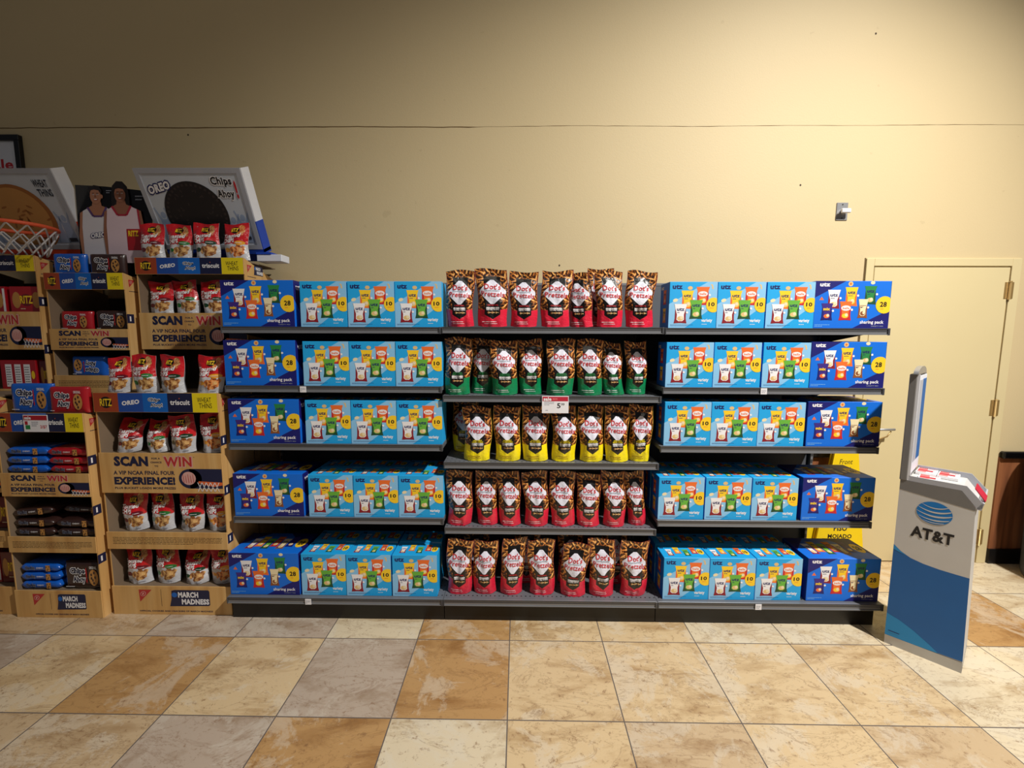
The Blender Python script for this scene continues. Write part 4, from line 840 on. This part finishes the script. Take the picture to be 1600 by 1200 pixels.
# standee with two players (flat printed board)
sd = empty('player_standee', (-2.5, .62, 2.006)); tag(sd, 'dark cardboard cutout of two smiling people in basketball jerseys between the backboards', 'cutout')
mb = MB(); SX0, SZ0 = -2.5, 2.006
def sp(px, pz): return (px-SX0, pz-SZ0)
out = [(-.246, 0), (.236, 0), (.234, .52), (.10, .535), (-.05, .55), (-.236, .56)]
mb.prism(out, lambda a, b, d: (a, d, b), .006, 'gloss_black', 'raw_cardboard'); mb.build('board', sd)
mb = MB(); A = Art(mb, front(-.001), .0008)
def person(A0, cx, cz, s, skin, jer, trim, long_hair, l):
    def wide(x, y, o):          # below the chin the figure is broader and sits a little higher
        d = cz-y
        if d > .06*s: x = cx+(x-cx)*1.22; y = y+.022*s
        return A0.F(x, y, o)
    A = Art(A0.mb, wide, A0.e)
    if long_hair: A.poly([(cx-.052*s, cz-.11*s), (cx-.060*s, cz), (cx-.050*s, cz+.055*s), (cx-.02*s, cz+.085*s), (cx+.02*s, cz+.083*s), (cx+.05*s, cz+.05*s), (cx+.058*s, cz-.02*s), (cx+.048*s, cz-.10*s)], 'hair', l)
    A.poly([(cx-.022*s, cz-.02*s), (cx+.026*s, cz-.02*s), (cx+.030*s, cz-.10*s), (cx-.028*s, cz-.10*s)], skin, l+1)                              # neck
    A.poly([(cx-.095*s, cz-.13*s), (cx-.03*s, cz-.085*s), (cx+.03*s, cz-.085*s), (cx+.105*s, cz-.125*s), (cx+.125*s, cz-.30*s), (cx+.115*s, cz-.46*s), (cx-.10*s, cz-.46*s), (cx-.11*s, cz-.28*s)], skin, l+.5)
    A.poly([(cx-.078*s, cz-.118*s), (cx-.046*s, cz-.098*s), (cx-.02*s, cz-.15*s), (cx+.025*s, cz-.15*s), (cx+.05*s, cz-.095*s), (cx+.085*s, cz-.115*s), (cx+.092*s, cz-.22*s), (cx+.105*s, cz-.46*s), (cx-.09*s, cz-.46*s), (cx-.088*s, cz-.22*s)], jer, l+2)
    for x0, z0, x1, z1 in ((-.05, -.096, -.022, -.152), (-.022, -.152, .027, -.152), (.027, -.152, .054, -.094)): 
        dx, dz = x1-x0, z1-z0; q = math.hypot(dx, dz); nx_, nz_ = -dz/q*.006, dx/q*.006
        A.poly([(cx+(x0-nx_)*s, cz+(z0-nz_)*s), (cx+(x1-nx_)*s, cz+(z1-nz_)*s), (cx+(x1+nx_)*s, cz+(z1+nz_)*s), (cx+(x0+nx_)*s, cz+(z0+nz_)*s)], trim, l+3)
    A.poly([(cx+.084*s, cz-.115*s), (cx+.095*s, cz-.12*s), (cx+.104*s, cz-.30*s), (cx+.096*s, cz-.30*s)], trim, l+3)
    A.ell(cx, cz, .037*s, .052*s, skin, l+3, 24)                                                                                                # face
    if not long_hair: A.ell(cx+.040*s, cz-.004*s, .008*s, .013*s, skin, l+2, 10)
    A.poly([(cx-.040*s, cz+.012*s), (cx-.030*s, cz+.034*s), (cx-.005*s, cz+.040*s), (cx+.024*s, cz+.034*s), (cx+.037*s, cz+.008*s), (cx+.044*s, cz+.034*s), (cx+.028*s, cz+.062*s), (cx-.005*s, cz+.068*s), (cx-.034*s, cz+.054*s), (cx-.046*s, cz+.03*s)], 'hair', l+4)
    for e in (-.014, .014):
        A.ell(cx+e*s, cz+.008*s, .0065*s, .0028*s, 'p_white', l+4, 10); A.ell(cx+e*s, cz+.008*s, .0028*s, .003*s, 'hair', l+5, 8); A.rect(cx+(e-.008)*s, cz+.015*s, cx+(e+.008)*s, cz+.018*s, 'hair', l+4)
    A.poly([(cx-.004*s, cz+.004*s), (cx+.002*s, cz+.004*s), (cx+.006*s, cz-.010*s), (cx-.007*s, cz-.010*s)], 'skin_shade', l+4)
    A.ell(cx, cz-.024*s, .015*s, .0055*s, 'p_maroon', l+4, 12); A.ell(cx, cz-.023*s, .011*s, .003*s, 'p_white', l+5, 10)
mat('skin_shade', (122, 78, 60), .6)
person(A, -.108, .492, .95, 'skin_a', 'jersey', 'jersey_purple', False, 2); person(A, .052, .498, .95, 'skin_b', 'jersey_pink', 'jersey_red', True, 9)
A.text('OREO', -.163, .235, -.060, .272, 'ink_navy', 7, .16, 0, .12); A.text('OREO', -.158, .238, -.065, .269, 'p_white', 8, .04, 0, .12)
A.text('RITZ', .085, .245, .150, .28, 'p_yellow', 14, .05); A.rect(.075, .16, .19, .29, 'ritz_red', 13); A.lines(-.04, .505, .0, .53, 2, 'p_grey', 2); A.lines(.14, .46, .2, .50, 2, 'p_grey', 2)
mb.build('print', sd)

# ------------------------------------------------------------------ wireless-brand kiosk
KA = Vector((2.0214, .0261, 0)); KU = Vector((.63336, -.77386, 0)); kang = math.atan2(KU.y, KU.x)+math.radians(2.4)
kd = empty('sign_kiosk', KA, kang); tag(kd, 'slim white and blue floor kiosk with globe logo, right of the shelving', 'kiosk')
KW = .296; KD = .30      # local x = along the branded side, local y = depth away from the camera
mb = MB(); side = [(.0, .03), (KW, .03), (.277, .835), (.225, .905), (.0, .905)]
mb.prism([(.002, .0), (KW, .0), (KW-.001, .03), (.001, .03)], lambda a, b, d: (a, d, b), KD, 'att_dgrey')
mb.prism(side, lambda a, b, d: (a, d, b), KD, 'att_grey')
A = Art(mb, lambda a, b, o: (a, -o, b), .0006)
def edge(z): return KW-(KW-.277)*(z-.03)/.805
A.poly([(0, .855), (edge(.80), .820), (.277, .835), (.225, .905), (0, .905)], 'att_dgrey', 1)
A.poly([(0, .045), (.0, .555), (.03, .527), (.07, .505), (.12, .493), (.18, .487), (.24, .486), (edge(.49), .486), (edge(.06), .06)], 'att_dark', 1)
A.poly([(0, .555), (.03, .527), (.055, .512), (.02, .522), (0, .53)], 'att_mid', 2)
A.poly([(0, .045), (0, .17), (.05, .155), (.11, .125), (.17, .085), (.21, .055)], 'att_mid', 2)
A.poly([(0, .0), (KW, .0), (KW-.001, .055), (0, .048)], 'steel', 3); A.rect(.012, .075, .058, .079, 'ink_navy', 4)
cx, cz, r = .139, .766, .066; A.ell(cx, cz, r, r*.86, 'att_blue', 2, 40)
for zc, h_, sag in ((.034, .0055, .018), (.014, .008, .020), (-.008, .0085, .018), (-.030, .007, .013), (-.046, .004, .007)):
    hw = r*math.sqrt(max(.02, 1-(zc/(r*.86))**2)); N = 16; up_ = []; dn = []
    for i in range(N+1):
        q = i/N*2-1; x = cx+q*hw*1.01; zc_ = cz+zc-sag*(1-q*q)+sag*.5; tk = h_*(.18+.82*(1-abs(q-.25)**1.5*.75)) if q < .98 else h_*.2
        up_.append((x, zc_+tk*.5)); dn.append((x, zc_-tk*.5))
    A.poly(dn+up_[::-1], 'att_grey', 3)
A.text('AT&T', .060, .622, .218, .680, 'p_black', 2, .035)
mb.build('body', kd)
mb = MB(); mb.box(-.004, .026, -.003, KD+.003, .905, 1.452, 'att_dgrey', .003); mb.box(.026, .030, .01, KD-.01, .93, 1.44, 'frame_white'); mb.box(.030, .032, KD*.55, KD-.03, .99, 1.42, 'att_dark'); mb.box(.030, .032, .03, KD*.52, .99, 1.42, 'frame_grey'); mb.box(.026, .036, .0, .012, .91, 1.45, 'frame_white')
mb.build('back_board', kd)
mb = MB(); N = 16; rr = .055
mb.prism([(-.05, 1.452), (.05, 1.452)] + [(.05*math.cos(math.pi*i/N), 1.455+.035*math.sin(math.pi*i/N)) for i in range(N+1)], lambda a, b, d: (.012+d, KD*.35+a*2.6, b), .02, 'frame_white', 'steel')
mb.build('header', kd)
mb = MB()
mb.prism([(.03, .906), (.225, .906), (.285, .828), (.298, .838), (.300, .862), (.24, .932), (.03, .932)], lambda a, b, d: (a, d, b), .006, 'frame_grey'); 
mb.prism([(.03, .906), (.225, .906), (.285, .828), (.298, .838), (.300, .862), (.24, .932), (.03, .932)], lambda a, b, d: (a, KD-.006+d, b), .006, 'frame_grey')
mb.prism([(.278, .830), (.296, .826), (.304, .862), (.298, .866)], lambda a, b, d: (a, d, b), KD, 'frame_grey'); mb.build('tray', kd)
for i, (x, y, rz) in enumerate(((.10, .082, .05), (.16, .225, .0), (.075, .235, .0))):
    mb = MB(); mb.box(-.04, .04, -.055, .055, 0, .014, 'p_white', .001); A = Art(mb, lambda a, b, o: (a, b, .0145+o), .0005); A.rect(-.035, -.05, .0, .05, 'p_pink', 1); A.rect(-.035, -.02, .025, .01, 'sale_red', 2); A.lines(-.035, .025, .035, .05, 3, 'sale_red', 2)
    P = Matrix.Rotation(kang, 3, 'Z') @ Vector((x, y, 0)); tag(mb.build('leaflet_stack', None, (KA.x+P.x, KA.y+P.y, .907), kang+rz), ('white and red leaflets nearest the logo side in the kiosk tray', 'white and red leaflets in the middle of the kiosk tray', 'white leaflets at the far side of the kiosk tray')[i], 'leaflets', 'leaflets in the kiosk tray')
# red card in the slanted front pocket
mb = MB(); sl = Vector((.060, 0, -.078)).normalized()
mb.prism([(.262, .905), (.300, .851), (.303, .853), (.265, .907)], lambda a, b, d: (a, d, b), .12, 'sale_red')
P = Matrix.Rotation(kang, 3, 'Z') @ Vector((.004, .02, .0)); tag(mb.build('leaflet_card', None, (KA.x+P.x, KA.y+P.y, .016), kang), 'red card in the sloping front pocket of the kiosk tray', 'card')

# ------------------------------------------------------------------ wet floor signs behind the shelving end
def wet_sign(x, y, rz, label, txt, roll=0):
    t = empty('wet_floor_sign', (x, y, 0), rz); tag(t, label, 'wet floor sign', 'yellow wet floor signs')
    def hw(z): return .070+.135*(.93-z)*1.0
    for nm, ys, dr_ in (('front_leaf', -.022, 1), ('rear_leaf', .004, 0)):
        mb = MB(); out = [(-hw(.05), 0), (-hw(.05)+.05, 0), (-hw(.05)+.06, .05), (hw(.05)-.06, .05), (hw(.05)-.05, 0), (hw(.05), 0), (hw(.90), .90), (hw(.93)-.02, .93), (-hw(.93)+.02, .93), (-hw(.90), .90)]
        mb.prism(out, lambda a, b, d: (a, ys+d, b), .014, 'sign_yellow')
        if dr_:
            A = Art(mb, front(ys), .0006)
            if txt: A.text('Front', -.045, .765, .045, .80, 'p_black', 1, .0, .2); A.text('End', -.035, .71, .035, .745, 'p_black', 1, 0, .2)
            A.text('CAUTION', -.085, .60, .085, .65, 'p_black', 1, .04); A.text('WET FLOOR', -.10, .53, .10, .57, 'p_black', 1, .04)
            A.poly([(-.05, .38), (.05, .38), (0, .47)], 'p_black', 1); A.text('PISO', -.046, .285, .046, .325, 'p_black', 1, .03); A.text('MOJADO', -.083, .222, .083, .262, 'p_black', 1, .03)
        mb.build(nm, t)
    t.rotation_euler.y = roll
    return t
wet_sign(2.300, .800, 0, 'yellow wet floor sign reading PISO MOJADO, lit, right of the shelving end', True)
wet_sign(2.16, .840, 0, 'shaded yellow wet floor sign leaning over, half hidden behind the shelving end', False, -.42).location.z = .082

# unseen bin-shaped object added past the right edge to cast the wainscot shadow
tb = empty('shadow_caster', (3.72, .62, 0)); tag(tb, 'unseen bin-shaped shadow caster added beyond the right edge, shading the brown panel', 'bin')
mb = MB(); prof = [(.0, 0), (.21, 0), (.22, .03), (.23, .70), (.235, .74)]; N = 28
def lathe(mb, prof, m):
    V = [(r*math.cos(2*math.pi*j/N), r*math.sin(2*math.pi*j/N), z) for r, z in prof for j in range(N)]
    mb.add(V, [(i*N+j, i*N+(j+1) % N, (i+1)*N+(j+1) % N, (i+1)*N+j) for i in range(len(prof)-1) for j in range(N)], m, smooth=True)
lathe(mb, prof, 'rail_dark'); mb.build('caster_body', tb)
mb = MB(); lathe(mb, [(.24, .74), (.24, .78), (.22, .88), (.16, .96), (.08, 1.0), (0.001, 1.01)], 'black'); mb.build('lid', tb)
